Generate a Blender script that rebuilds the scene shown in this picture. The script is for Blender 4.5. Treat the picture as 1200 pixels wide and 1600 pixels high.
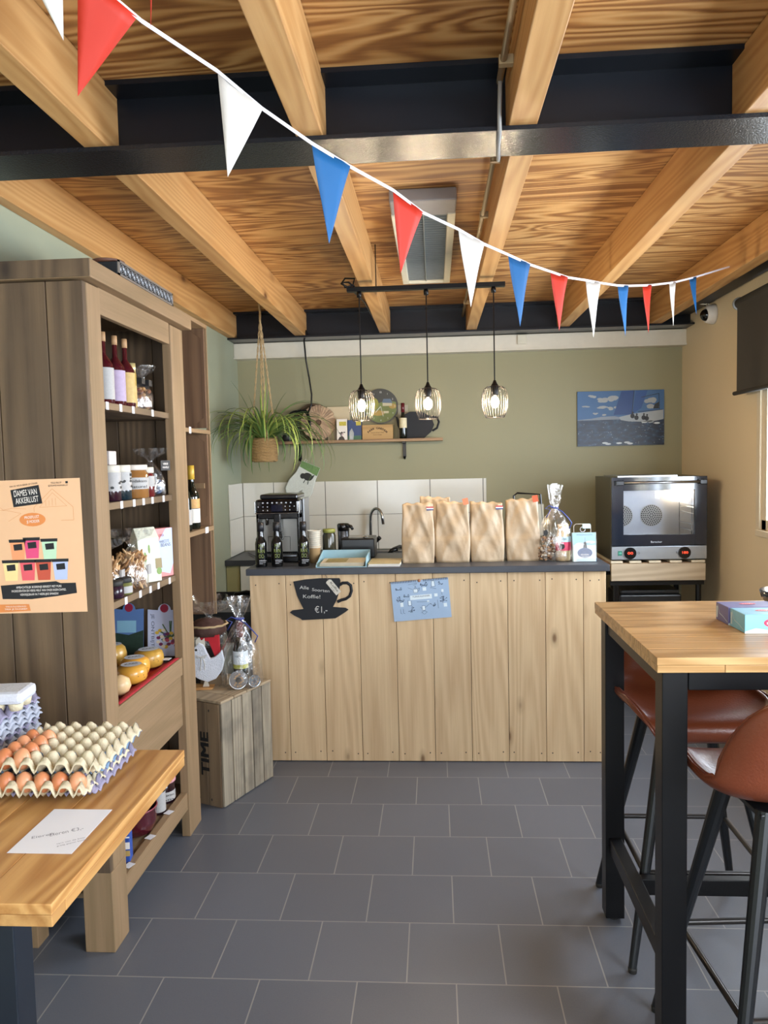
import bpy, math, random
from mathutils import Matrix, Vector
random.seed(7)
for _o in list(bpy.data.objects): bpy.data.objects.remove(_o)
scene = bpy.context.scene
COL = scene.collection
PI = math.pi

# ------------------------------------------------------------------ camera
CAM_H = 1.579
YAW, PITCH, ROLL, FPX = .0671, .0676, -.0227, 1192.2
cd = bpy.data.cameras.new('camera'); cam = bpy.data.objects.new('camera', cd); COL.objects.link(cam)
_f = Vector((-math.sin(YAW)*math.cos(PITCH), math.cos(YAW)*math.cos(PITCH), -math.sin(PITCH)))
_r = Vector((math.cos(YAW), math.sin(YAW), 0)); _u = _r.cross(_f)
_r, _u = (math.cos(ROLL)*_r + math.sin(ROLL)*_u, -math.sin(ROLL)*_r + math.cos(ROLL)*_u)
m = Matrix.Identity(4)
for i in range(3): m[i][0] = _r[i]; m[i][1] = _u[i]; m[i][2] = -_f[i]
m[2][3] = CAM_H
cam.matrix_world = m
cd.sensor_fit = 'HORIZONTAL'; cd.sensor_width = 36; cd.lens = 36*FPX/1200; cd.clip_start = .05
scene.camera = cam

# ------------------------------------------------------------------ light
scene.view_settings.view_transform = 'Standard'; scene.view_settings.look = 'None'
scene.view_settings.gamma = 1; scene.view_settings.exposure = 0.62
scene.view_settings.use_curve_mapping = False
w = bpy.data.worlds.new('sky'); scene.world = w; w.use_nodes = True
bg = w.node_tree.nodes['Background']; bg.inputs['Color'].default_value = (.72, .85, 1, 1); bg.inputs['Strength'].default_value = 2.2
def area(name, loc, rot, sx, sy, power, col):
    l = bpy.data.lights.new(name, 'AREA'); l.shape = 'RECTANGLE'; l.size = sx; l.size_y = sy; l.energy = power; l.color = col
    o = bpy.data.objects.new(name, l); COL.objects.link(o); o.location = loc; o.rotation_euler = rot
    return o
# daylight coming in through the glazed front of the shop (behind the camera) and through the side windows
area('daylight_front', (.17, -2.72, 1.45), (PI/2, 0, 0), 2.9, 2.4, 72, (.86, .93, 1))
area('daylight_side', (2.02, 3.55, 1.55), (0, PI/2, 0), .8, 1.6, 85, (.78, .88, 1))
area('daylight_side_rear', (2.02, 0.3, 1.6), (0, PI/2, 0), 1.2, 2.0, 135, (.82, .9, 1))
BULB_STRENGTH = 3000
BULB_COL = (1, .78, .52)

# ------------------------------------------------------------------ materials
def lin(h):
    h = h.lstrip('#'); v = [int(h[i:i+2], 16)/255 for i in (0, 2, 4)]
    return tuple((x/12.92 if x <= .04045 else ((x+.055)/1.055)**2.4) for x in v) + (1,)
MATS = {}
class NT:
    def __init__(s, name):
        s.m = bpy.data.materials.new(name); s.m.use_nodes = True; s.t = s.m.node_tree
        s.b = s.t.nodes['Principled BSDF']; s.out = s.t.nodes['Material Output']
    def n(s, typ, **kw):
        x = s.t.nodes.new(typ)
        for k, v in kw.items():
            if k.startswith('_'): setattr(x, k[1:], v)
            else:
                kk = int(k[1:]) if k[0] == 'i' and k[1:].isdigit() else k.replace('__', ' ')
                s.put(x.inputs[kk], v)
        return x
    def put(s, inp, v):
        if isinstance(v, bpy.types.NodeSocket): s.t.links.new(v, inp)
        else: inp.default_value = v
    def math(s, op, a, b=0, c=0, clamp=False):
        x = s.n('ShaderNodeMath', _operation=op, _use_clamp=clamp, i0=a, i1=b, i2=c); return x.outputs[0]
    def mix(s, f, a, b, typ='MIX'):
        x = s.t.nodes.new('ShaderNodeMix'); x.data_type = 'RGBA'; x.blend_type = typ
        s.put(x.inputs[0], f); s.put(x.inputs[6], a); s.put(x.inputs[7], b); return x.outputs[2]
    def ramp(s, f, stops):
        x = s.t.nodes.new('ShaderNodeValToRGB'); s.put(x.inputs[0], f); e = x.color_ramp.elements
        while len(e) < len(stops): e.new(.5)
        for i, (p, c) in enumerate(stops): e[i].position = p; e[i].color = c if len(c) == 4 else (*c, 1)
        return x.outputs[0]
    def bump(s, h, st=.2, d=.01):
        x = s.n('ShaderNodeBump', Strength=st, Distance=d, Height=h); s.t.links.new(x.outputs[0], s.b.inputs['Normal'])
def coords(N, scale, isl=False):
    tc = N.n('ShaderNodeTexCoord').outputs['Object']
    if isl:
        g = N.n('ShaderNodeNewGeometry').outputs['Random Per Island']
        k = N.math('MULTIPLY', g, 13.7)
        cb = N.n('ShaderNodeCombineXYZ', X=k, Y=N.math('MULTIPLY', g, 7.1), Z=N.math('MULTIPLY', g, 9.3)).outputs[0]
        tc = N.n('ShaderNodeVectorMath', _operation='ADD', i0=tc, i1=cb).outputs[0]
    mp = N.n('ShaderNodeMapping', Vector=tc, Scale=scale)
    return mp.outputs[0], tc
def plain(name, hx, rough=.55, metal=0, var=.06, vs=25, bump=0, bs=60, emit=None, es=1, alpha=None, trans=0, coat=0, spec=None, ior=None):
    if name in MATS: return MATS[name]
    N = NT(name); c = lin(hx)
    v, _ = coords(N, (1, 1, 1))
    nz = N.n('ShaderNodeTexNoise', Vector=v, Scale=vs, Detail=3).outputs[0]
    dark = tuple(x*(1-var) for x in c[:3]) + (1,); lite = tuple(min(1, x*(1+var)) for x in c[:3]) + (1,)
    N.put(N.b.inputs['Base Color'], N.mix(nz, dark, lite))
    N.b.inputs['Roughness'].default_value = rough; N.b.inputs['Metallic'].default_value = metal
    if coat: N.b.inputs['Coat Weight'].default_value = coat; N.b.inputs['Coat Roughness'].default_value = .1
    if spec is not None: N.b.inputs['Specular IOR Level'].default_value = spec
    if ior: N.b.inputs['IOR'].default_value = ior
    if bump:
        N.bump(N.n('ShaderNodeTexNoise', Vector=v, Scale=bs, Detail=4).outputs[0], bump)
    if emit: N.b.inputs['Emission Color'].default_value = lin(emit); N.b.inputs['Emission Strength'].default_value = es
    if trans: N.b.inputs['Transmission Weight'].default_value = trans
    if alpha is not None: N.b.inputs['Alpha'].default_value = alpha
    MATS[name] = N.m; return N.m
def wood(name, c1, c2, ax='Z', s=1., rough=.6, knots=.05, rings=85, tone=.14, knotc='5a3418', bump=.12, kscale=3.2, fib=.5, stain=None):
    if name in MATS: return MATS[name]
    N = NT(name)
    st = {'X': (.07, 1, 1), 'Y': (1, .07, 1), 'Z': (1, 1, .07)}[ax]
    v, tc = coords(N, tuple(x*s for x in st), True)
    n1 = N.n('ShaderNodeTexNoise', Vector=v, Scale=4.2, Detail=1.5, Roughness=.4).outputs[0]
    ring = N.math('ADD', N.math('MULTIPLY', N.math('SINE', N.math('MULTIPLY', n1, rings)), .5), .5)
    st2 = tuple(x if x == 1 else .03 for x in st)
    v2 = N.n('ShaderNodeMapping', Vector=tc, Scale=st2).outputs[0]
    n2 = N.n('ShaderNodeTexNoise', Vector=v2, Scale=110, Detail=4, Roughness=.6).outputs[0]
    f = N.math('ADD', N.math('MULTIPLY', ring, 1-fib), N.math('MULTIPLY', n2, fib))
    col = N.ramp(f, [(.15, lin(c1)), (.85, lin(c2))])
    if stain:
        n3 = N.n('ShaderNodeTexNoise', Vector=tc, Scale=7, Detail=4).outputs[0]
        col = N.mix(N.math('MULTIPLY', N.ramp(n3, [(.45, (0, 0, 0)), (.7, (1, 1, 1))]), .6), col, lin(stain))
    if knots:
        stk = tuple(x if x == 1 else .45 for x in st)
        v3 = N.n('ShaderNodeMapping', Vector=tc, Scale=stk).outputs[0]
        vo = N.n('ShaderNodeTexVoronoi', Vector=v3, Scale=kscale).outputs['Distance']
        kf = N.ramp(vo, [(0, (1, 1, 1)), (knots*.7, (.9, .9, .9)), (knots*1.5, (.28, .28, .28)), (knots*3, (0, 0, 0))])
        col = N.mix(kf, col, lin(knotc))
    g = N.n('ShaderNodeNewGeometry').outputs['Random Per Island']
    br = N.math('ADD', N.math('MULTIPLY', g, 2*tone), 1-tone)
    col = N.mix(1, col, N.n('ShaderNodeCombineColor', i0=br, i1=br, i2=br).outputs[0], 'MULTIPLY')
    N.put(N.b.inputs['Base Color'], col); N.b.inputs['Roughness'].default_value = rough
    N.bump(f, bump, .004)
    MATS[name] = N.m; return N.m
def plywood(name):
    N = NT(name)
    tc = N.n('ShaderNodeTexCoord').outputs['Object']
    v = N.n('ShaderNodeMapping', Vector=tc, Scale=(.4, 2.6, 1)).outputs[0]
    n1 = N.n('ShaderNodeTexNoise', Vector=v, Scale=1.7, Detail=3, Roughness=.42, Distortion=.5).outputs[0]
    a = N.math('MULTIPLY', n1, 95)
    ring = N.math('ADD', N.math('MULTIPLY', N.math('SINE', a), .5), .5)
    v2 = N.n('ShaderNodeMapping', Vector=tc, Scale=(.05, 1, 1)).outputs[0]
    n2 = N.n('ShaderNodeTexNoise', Vector=v2, Scale=120, Detail=4).outputs[0]
    f = N.math('ADD', N.math('MULTIPLY', ring, .72), N.math('MULTIPLY', n2, .28))
    col = N.ramp(f, [(.12, lin('895a2f')), (.5, lin('b38249')), (.85, lin('c99c62'))])
    N.put(N.b.inputs['Base Color'], col); N.b.inputs['Roughness'].default_value = .5
    N.bump(f, .08, .003)
    return N.m
def floor_tiles(name):
    N = NT(name)
    tc = N.n('ShaderNodeTexCoord').outputs['Object']
    v = N.n('ShaderNodeMapping', Vector=tc, Location=(.712+3.0+.15, -3.4055+3.0+.6, 0)).outputs[0]
    bt = N.t.nodes.new('ShaderNodeTexBrick'); N.put(bt.inputs['Vector'], v)
    bt.offset = .5; bt.offset_frequency = 2; bt.squash = 1
    for k, x in dict(Scale=1, Mortar_Size=.0022, Mortar_Smooth=.1, Bias=0, Brick_Width=.3, Row_Height=.3).items(): bt.inputs[k.replace('_', ' ')].default_value = x
    bt.inputs['Color1'].default_value = lin('4c515c'); bt.inputs['Color2'].default_value = lin('565b66'); bt.inputs['Mortar'].default_value = lin('8b8a86')
    n = N.n('ShaderNodeTexNoise', Vector=tc, Scale=220, Detail=3).outputs[0]
    n2 = N.n('ShaderNodeTexNoise', Vector=tc, Scale=5, Detail=3).outputs[0]
    c = N.mix(N.math('MULTIPLY', n, .22), bt.outputs['Color'], lin('8a8984'))
    c = N.mix(N.math('MULTIPLY', n2, .25), c, lin('62636a'))
    N.put(N.b.inputs['Base Color'], c)
    N.put(N.b.inputs['Roughness'], N.math('ADD', N.math('MULTIPLY', n, .12), .33))
    h = N.math('SUBTRACT', N.math('MULTIPLY', n, .25), bt.outputs['Fac'])
    N.bump(h, .25, .002)
    return N.m
def plaster(name, hx):
    N = NT(name); v, _ = coords(N, (1, 1, 1))
    n = N.n('ShaderNodeTexNoise', Vector=v, Scale=90, Detail=4).outputs[0]
    n2 = N.n('ShaderNodeTexNoise', Vector=v, Scale=1.5, Detail=2).outputs[0]
    c = lin(hx); N.put(N.b.inputs['Base Color'], N.mix(n2, tuple(x*.95 for x in c[:3])+(1,), tuple(x*1.05 for x in c[:3])+(1,)))
    N.b.inputs['Roughness'].default_value = .6; N.bump(n, .06, .003); return N.m
def clear(name, tint=(1, 1, 1), lo=.04, hi=.5, scale=40, bump=.6, rough=.08, white='ffffff', ws=0.):
    """clear film or glass: see-through with glossy creases"""
    if name in MATS: return MATS[name]
    N = NT(name); v, _ = coords(N, (1, 1, .45))
    nz = N.n('ShaderNodeTexNoise', Vector=v, Scale=scale, Detail=4, Roughness=.65, Distortion=.8).outputs[0]
    f = N.ramp(nz, [(.42, (lo,)*3), (.62, (hi,)*3)])
    tr = N.n('ShaderNodeBsdfTransparent', Color=(*tint, 1)).outputs[0]
    bp = N.n('ShaderNodeBump', Strength=bump, Distance=.01, Height=nz).outputs[0]
    gl = N.n('ShaderNodeBsdfGlossy', Roughness=rough, Normal=bp, Color=lin(white)).outputs[0]
    if ws:
        df = N.n('ShaderNodeBsdfDiffuse', Color=lin(white), Normal=bp).outputs[0]
        gl = N.n('ShaderNodeMixShader', Fac=ws, i1=gl, i2=df).outputs[0]
    mx = N.n('ShaderNodeMixShader', Fac=f, i1=tr, i2=gl).outputs[0]
    N.t.links.new(mx, N.out.inputs[0]); MATS[name] = N.m; return N.m

PINE_X = wood('pine_x', 'b9834a', 'd6a468', 'X', rough=.5)
JOIST = wood('joist_pine', 'b4834c', 'cb9e66', 'Y', s=1.3, rough=.5, knots=.06, kscale=3.5)
BOARD = wood('counter_board_pine', 'c3a27a', 'dec39a', 'Z', s=1.2, rough=.55, tone=.07, knotc='7a5a3a', fib=.68, kscale=5.2)
CAB_SIDE = wood('weathered_side_shade', '4b3b2b', '6e5941', 'Z', s=1, rough=.65, knots=.05, tone=.1, knotc='2e2219', stain='5c4b39')  # same cabinet wood as the front, with the side's shade in its darker tones
CAB_FRONT = wood('weathered_front', '7a6445', '95795a', 'Z', s=1, rough=.65, knots=.03, tone=.05, fib=.75)
CAB_FRONT_Y = wood('weathered_front_y', '7a6445', '95795a', 'Y', s=1, rough=.65, knots=.03, tone=.05, fib=.75)
CAB_BACK = plain('cabinet_back_shade', '16161a', .6)  # near-black colour stands for the deep shadow inside the cabinet
CAB_SHELF = wood('weathered_shelf', '5f4c38', '7f684c', 'Y', rough=.65, knots=0)
OAK_Y = wood('oak_table_y', 'a8743c', 'd1a163', 'Y', s=1.6, rough=.36, knots=.045, tone=.16, knotc='43301f', kscale=2.6)
OAK_X = wood('oak_table_x', 'a57c48', 'cfa872', 'X', s=1.6, rough=.34, knots=.035, tone=.13, knotc='4b3522', kscale=2.6)
CRATE = wood('crate_grey', '6d6354', 'a09580', 'Z', s=1.2, rough=.75, knots=.04, tone=.12, fib=.75, stain='4d4740')
CRATE_D = wood('crate_brown', '5f4d3a', '806a50', 'Z', s=1.2, rough=.75, knots=.03, tone=.1)
CRATE_T = wood('crate_top', '84735b', 'a9967a', 'Y', s=1.2, rough=.75, knots=.03, tone=.1)
WBOX = wood('wine_crate_brown', '5f4632', '7c5f45', 'Z', rough=.65, knots=.04)
SHELFW = wood('shelf_board', '8a6c4e', 'ad8c68', 'X', rough=.6, knots=0)
BLACK = plain('black_metal', '09090b', .36, .0, spec=.3)
STEEL = plain('navy_black_steel', '12171f', .32, .3)
WHITE = plain('white_paint', 'cfc9ba', .45)
PAPER = plain('white_paper', 'ecebea', .7, var=.02)
TAG = plain('tag_white', 'd2d2d6', .6, var=.02)
INK = plain('dark_ink', '23221f', .6)
CHALK = plain('chalk', 'c9c9c4', .8)
LEATHER = plain('cognac_leather', '733820', .33, var=.16, vs=9, bump=.12, bs=160, coat=.1)
STOOL_BLK = plain('stool_black', '17191c', .36)
CHROME = plain('chrome', 'b9bcc0', .18, 1)
STEELB = plain('brushed_steel', 'a9adb2', .28, 1)
GLASSY = plain('dark_glass', '0d0f12', .06)
PANE = clear('window_pane', lo=.05, hi=.09, scale=2, bump=0, rough=.02)
CELLO = clear('cellophane', lo=.03, hi=.38, scale=28, bump=.9, rough=.15, ws=.12)

# ------------------------------------------------------------------ geometry helpers
_TXT = {}
def text_mesh(s, bold=False):
    if s in _TXT: return _TXT[s]
    c = bpy.data.curves.new('t', 'FONT'); c.body = s; c.size = 1; c.align_x = 'CENTER'; c.align_y = 'CENTER'; c.resolution_u = 3
    o = bpy.data.objects.new('t', c); me = bpy.data.meshes.new_from_object(o)
    d = ([tuple(v.co) for v in me.vertices], [tuple(p.vertices) for p in me.polygons])
    bpy.data.meshes.remove(me); bpy.data.objects.remove(o); bpy.data.curves.remove(c)
    xs = [v[0] for v in d[0]] or [0, 1]
    _TXT[s] = (d, max(xs)-min(xs)); return _TXT[s]
class Fr:
    """a flat frame standing in the room: origin, unit right, unit up"""
    def __init__(s, o, u, v): s.o = Vector(o); s.u = Vector(u).normalized(); s.v = Vector(v).normalized(); s.n = s.u.cross(s.v)
    def p(s, x, y, z=0): return s.o + s.u*x + s.v*y + s.n*z
    def rot(s, a): return Fr(s.o, s.u*math.cos(a)+s.v*math.sin(a), -s.u*math.sin(a)+s.v*math.cos(a))
    def at(s, x, y, z=0, a=0):
        f = Fr(s.p(x, y, z), s.u, s.v); return f.rot(a) if a else f
class MB:
    def __init__(s): s.v = []; s.f = []; s.m = []; s.mi = 0
    def add(s, vs, fs):
        b = len(s.v); s.v += [Vector(x) for x in vs]
        for f in fs: s.f.append(tuple(i+b for i in f)); s.m.append(s.mi)
        return s
    def box(s, x0, x1, y0, y1, z0, z1, M=None):
        vs = [Vector((x, y, z)) for x in (x0, x1) for y in (y0, y1) for z in (z0, z1)]
        if M: vs = [M @ v for v in vs]
        return s.add(vs, [(0, 1, 3, 2), (4, 6, 7, 5), (0, 4, 5, 1), (2, 3, 7, 6), (0, 2, 6, 4), (1, 5, 7, 3)])
    def fbox(s, fr, x0, x1, y0, y1, z0, z1):
        vs = [fr.p(x, y, z) for x in (x0, x1) for y in (y0, y1) for z in (z0, z1)]
        return s.add(vs, [(0, 1, 3, 2), (4, 6, 7, 5), (0, 4, 5, 1), (2, 3, 7, 6), (0, 2, 6, 4), (1, 5, 7, 3)])
    def tube(s, pts, r, n=8, closed=False, caps=True):
        pts = [Vector(p) for p in pts]; L = len(pts); rr = r if isinstance(r, (list, tuple)) else [r]*L
        prev = None; vs = []
        for i, p in enumerate(pts):
            a = pts[(i-1) % L] if (closed or i > 0) else p; b = pts[(i+1) % L] if (closed or i < L-1) else p
            t = (b-a); t = t.normalized() if t.length > 1e-9 else Vector((0, 0, 1))
            if prev is None:
                h = Vector((0, 0, 1)) if abs(t.z) < .9 else Vector((1, 0, 0)); e = t.cross(h).normalized()
            else:
                e = (prev - t*prev.dot(t)); e = e.normalized() if e.length > 1e-6 else t.orthogonal().normalized()
            prev = e; g = t.cross(e)
            for k in range(n): a_ = 2*PI*k/n; vs.append(p + (e*math.cos(a_)+g*math.sin(a_))*rr[i])
        fs = []
        for i in range(L if closed else L-1):
            j = (i+1) % L
            for k in range(n): fs.append((i*n+k, i*n+(k+1) % n, j*n+(k+1) % n, j*n+k))
        if caps and not closed: fs.append(tuple(range(n))[::-1]); fs.append(tuple((L-1)*n+k for k in range(n)))
        return s.add(vs, fs)
    def lathe(s, prof, c=(0, 0, 0), n=24, fn=None, M=None, cap=True):
        c = Vector(c); vs = []; L = len(prof)
        for i, (r, z) in enumerate(prof):
            for k in range(n):
                a = 2*PI*k/n; q = r*(fn(a, z, i) if fn else 1); v = Vector((q*math.cos(a), q*math.sin(a), z))
                vs.append((M @ v if M else v) + c)
        fs = [(i*n+k, i*n+(k+1) % n, (i+1)*n+(k+1) % n, (i+1)*n+k) for i in range(L-1) for k in range(n)]
        if cap:
            if prof[0][0] > 1e-5: fs.append(tuple(range(n))[::-1])
            if prof[-1][0] > 1e-5: fs.append(tuple((L-1)*n+k for k in range(n)))
        return s.add(vs, fs)
    def ball(s, c, rx, ry=None, rz=None, n=14, M=None, top=1., egg=0):
        ry = ry or rx; rz = rz or rx; prof = []
        m_ = max(6, n//2)
        vs = []; 
        for i in range(m_+1):
            t = PI*i/m_ ; zz = -math.cos(t); rr = math.sin(t)
            rr *= (1 - egg*zz)
            for k in range(n):
                a = 2*PI*k/n; v = Vector((rx*rr*math.cos(a), ry*rr*math.sin(a), rz*zz)); vs.append((M @ v if M else v)+Vector(c))
        fs = [(i*n+k, i*n+(k+1) % n, (i+1)*n+(k+1) % n, (i+1)*n+k) for i in range(m_) for k in range(n)]
        return s.add(vs, fs)
    def poly(s, fr, pts, z=.0006):
        return s.add([fr.p(x, y, z) for x, y in pts], [tuple(range(len(pts)))])
    def rect(s, fr, x0, x1, y0, y1, z=.0006): return s.poly(fr, [(x0, y0), (x1, y0), (x1, y1), (x0, y1)], z)
    def disc(s, fr, x, y, rx, ry=None, z=.0006, n=20):
        ry = ry or rx; return s.poly(fr, [(x+rx*math.cos(2*PI*k/n), y+ry*math.sin(2*PI*k/n)) for k in range(n)], z)
    def prism(s, fr, pts, z0, z1):
        n = len(pts); vs = [fr.p(x, y, z0) for x, y in pts] + [fr.p(x, y, z1) for x, y in pts]
        return s.add(vs, [tuple(range(n))[::-1], tuple(range(n, 2*n))] + [(i, (i+1) % n, n+(i+1) % n, n+i) for i in range(n)])
    def line(s, fr, pts, wd, z=.0007):
        for (x0, y0), (x1, y1) in zip(pts[:-1], pts[1:]):
            d = Vector((x1-x0, y1-y0)); L = d.length
            if L < 1e-6: continue
            d /= L; e = Vector((-d.y, d.x))*wd/2
            s.poly(fr, [(x0-e.x, y0-e.y), (x1-e.x, y1-e.y), (x1+e.x, y1+e.y), (x0+e.x, y0+e.y)], z)
        return s
    def text(s, fr, t, x, y, h, z=.0009, width=None, a=0):
        (vs, fs), wd = text_mesh(t); f = fr.at(x, y, z, a); k = h/.72; kx = k
        if width: kx = width/max(wd, .01)
        return s.add([f.p(v[0]*kx, v[1]*k) for v in vs], fs)
    def build(s, name, mat, parent=None, smooth=False, bevel=0, loc=None, rz=0, solid=0, sub=0, crease=None):
        M = WM[parent].inverted() if parent else (Matrix.Translation(loc or (0, 0, 0)) @ Matrix.Rotation(rz, 4, 'Z')).inverted()
        me = bpy.data.meshes.new(name); me.from_pydata([M @ v for v in s.v], [], s.f)
        mats = mat if isinstance(mat, (list, tuple)) else [mat]
        for x in mats: me.materials.append(x)
        me.polygons.foreach_set('material_index', s.m)
        if smooth: me.polygons.foreach_set('use_smooth', [True]*len(me.polygons))
        me.update()
        o = bpy.data.objects.new(name, me); COL.objects.link(o)
        if parent: o.parent = parent; WM[o] = WM[parent]
        else: o.matrix_world = M.inverted(); WM[o] = M.inverted()
        if solid: q = o.modifiers.new('s', 'SOLIDIFY'); q.thickness = solid; q.offset = 0
        if bevel:
            q = o.modifiers.new('b', 'BEVEL'); q.width = bevel; q.segments = 2; q.limit_method = 'ANGLE'; q.angle_limit = math.radians(50)
        if sub: q = o.modifiers.new('u', 'SUBSURF'); q.levels = sub; q.render_levels = sub
        return o
WM = {}
def thing(name, label, cat, loc=(0, 0, 0), rz=0, group=None):
    o = bpy.data.objects.new(name, None); COL.objects.link(o); o.empty_display_size = .05
    M = Matrix.Translation(loc) @ Matrix.Rotation(rz, 4, 'Z'); o.matrix_world = M; WM[o] = M
    return tag(o, label, cat, group)
def tag(o, label, cat, group=None):
    o['label'] = label; o['category'] = cat
    if group: o['group'] = group
    return o
def struct(o, label=None):
    o['kind'] = 'structure'
    if label: o['label'] = label
    return o
def relabel(o, label): o['label'] = label; return o
def copy_tree(o, parent=None):
    c = o.copy(); COL.objects.link(c)
    if parent: c.parent = parent
    for ch in [x for x in bpy.data.objects if x.parent == o]: copy_tree(ch, c)
    return c
def clone(o, loc, rz, label, group=None):
    c = copy_tree(o); c.matrix_world = Matrix.Translation(loc) @ Matrix.Rotation(rz, 4, 'Z'); WM[c] = c.matrix_world.copy()
    c['label'] = label
    if group: c['group'] = group
    return c
def B(*a): return MB().box(*a)

XL, XR, YB, YF, ZP = -1.485, 1.83, 5.8, -2.65, 2.675

# ------------------------------------------------------------------ room shell
struct(B(XL-.15, XR+.15, YF-.3, YB+.15, -.1, 0).build('floor', floor_tiles('floor_tiles')), 'grey stone tile floor laid in staggered rows')
struct(B(XL-.15, XR+.15, YF-.3, YB+.15, ZP, ZP+.03).build('ceiling', plywood('ceiling_plywood')), 'plywood ceiling sheets with swirling grain')
struct(B(XL-.12, XL, YF-.12, YB+.12, 0, ZP).build('wall_left', plaster('sage_wall', '969b85')), 'sage green side wall')
struct(B(XL, XR, YB, YB+.12, 0, ZP).build('wall_back', plaster('olive_wall', '8f8b6d')), 'olive green rear wall')
WR = plaster('beige_wall', 'dccbab')
mb = MB()
wins = [(2.72, 4.42, 1.14, 2.42), (-.75, 1.35, 1.0, 2.2)]
mb.box(XR, XR+.12, 4.42, YB+.12, 0, ZP); mb.box(XR, XR+.12, 2.72, 4.42, 0, 1.14); mb.box(XR, XR+.12, 2.72, 4.42, 2.42, ZP)
mb.box(XR, XR+.12, 1.35, 2.72, 0, ZP); mb.box(XR, XR+.12, -.75, 1.35, 0, 1.0); mb.box(XR, XR+.12, -.75, 1.35, 2.2, ZP); mb.box(XR, XR+.12, YF-.12, -.75, 0, ZP)
struct(mb.build('wall_right', WR), 'beige side wall with the window')
mb = MB(); mb.box(XL, -1.3, YF-.12, YF, 0, ZP); mb.box(1.65, XR, YF-.12, YF, 0, ZP); mb.box(-1.3, 1.65, YF-.12, YF, 2.45, ZP); mb.box(-1.3, 1.65, YF-.12, YF, 0, .12)
struct(mb.build('wall_front', plaster('front_wall', 'b5ad98')), 'front wall of the shop with its glazing')
FRAMEW = plain('window_frame_cream', 'd8ccb4', .4)
def window(n, y0, y1, z0, z1, label):
    mb = MB(); x0, x1 = XR+.005, XR+.075; t = .06
    for a in ((y0, y1, z0, z0+t), (y0, y1, z1-t, z1), (y0, y0+t, z0, z1), (y1-t, y1, z0, z1), ((y0+y1)/2-t/2, (y0+y1)/2+t/2, z0, z1)): mb.box(x0, x1, *a)
    o = mb.build('window_%d' % n, FRAMEW, bevel=.004); struct(o, label)
    g = B(x0+.03, x0+.036, y0+t, y1-t, z0+t, z1-t).build('pane', PANE, o)
    B(XR-.022, XR+.0, y0-.02, y1+.02, z0-.035, z0).build('window_sill', FRAMEW, o, bevel=.003)
    mb = MB(); mb.box(XR-.008, XR, y0-.045, y0, z0-.035, z1+.04); mb.box(XR-.008, XR, y1, y1+.045, z0-.035, z1+.04); mb.box(XR-.008, XR, y0, y1, z1, z1+.04)
    mb.build('architrave', FRAMEW, o)
window(1, *wins[0], 'cream framed window in the beige wall under the grey blind')
window(2, *wins[1], 'cream framed window in the beige wall beside the camera')
mb = MB()
for a in ((-1.3, -1.24), (.145, .205), (1.59, 1.65)): mb.box(a[0], a[1], YF-.09, YF-.02, .12, 2.45)
mb.box(-1.3, 1.65, YF-.09, YF-.02, 2.39, 2.45); mb.box(-1.3, 1.65, YF-.09, YF-.02, .12, .18)
o = struct(mb.build('window_3', FRAMEW), 'glazed front of the shop'); B(-1.24, 1.59, YF-.06, YF-.054, .18, 2.39).build('pane', PANE, o)
o = struct(B(XL, XR, 5.70, YB, 2.36, 2.475).build('trim_1', WHITE, bevel=.004), 'white boxed trim along the top of the olive wall')
B(XL, XR, 5.692, 5.70, 2.36, 2.37).build('bead', WHITE, o)
B(.621, .689, 5.686, 5.70, 2.401, 2.47).build('cover_plate', plain('cover_plate', 'cdc8b6', .5), o, bevel=.003)

# steel and timber of the ceiling
t = tag(B(XL, XR, 2.19, 2.375, 2.48, 2.492).build('steel_beam', plain('beam_gloss_paint', '20242a', .22, .35, bump=.12, bs=160), loc=None), 'black steel cross beam between the front and rear joists', 'beam')
B(XL, XR, 2.278, 2.288, 2.492, 2.66).build('web', STEEL, t); B(XL, XR, 2.19, 2.375, 2.66, 2.674).build('top_flange', STEEL, t)
t = tag(B(XL, XR, 5.53, 5.70, 2.478, 2.49).build('steel_beam', STEEL), 'black steel beam along the top of the olive rear wall', 'beam')
B(XL, XR, 5.62, 5.63, 2.49, 2.66).build('web', STEEL, t); B(XL, XR, 5.53, 5.70, 2.66, 2.674).build('top_flange', STEEL, t)
t = tag(B(1.70, 1.80, .2, 5.52, 2.545, 2.62).build('steel_channel', plain('grey_channel', '2a2a2c', .5, .2), bevel=.003), 'dark steel channel running along the top of the beige wall', 'beam')
mb = MB()
for k in range(9): mb.box(1.80, 1.829, .5+k*.58, .54+k*.58, 2.56, 2.60)
mb.build('spacer', BLACK, t)
fj = [(-.985, -.915, 'second from the sage wall'), (-.372, -.296, 'left of the cable conduit'), (.222, .30, 'just right of the cable conduit'), (.852, .93, 'left neighbour of the bracketed joist')]
def joist(x0, x1, y0, y1, label, z0=2.4925, zt=ZP-.002):
    o = B(x0, x1, y0, y1, z0, zt).build('ceiling_joist', JOIST, loc=((x0+x1)/2, (y0+y1)/2, z0), bevel=.003)
    return tag(o, label, 'joist', None)
for x0, x1, s_ in fj: joist(x0, x1, YF, 2.277, 'front pine joist, ' + s_)
joist(1.44, 1.52, YF, 2.277, 'front pine joist bolted to the steel beam with a black angle bracket')
joist(XL+.001, -1.43, YF, 2.277, 'pine joist in front of the steel beam, hard against the sage wall')
for x0, x1, s_ in [(XL+.001, -1.435, 'hard against the sage wall above the cabinet'), (-.99, -.915, 'above the hanging spider plant'), (-.375, -.30, 'left of the louvred light fixture'), (.245, .318, 'right of the louvred light, with the conduit beside it'), (.895, .97, 'between the conduit joist and the joist by the beige wall')]:
    joist(x0, x1, 2.289, 5.62, 'rear pine joist, ' + s_)
joist(1.53, 1.61, 2.289, 5.62, 'pine joist behind the steel beam, beside the dark channel on the beige wall')
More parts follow.
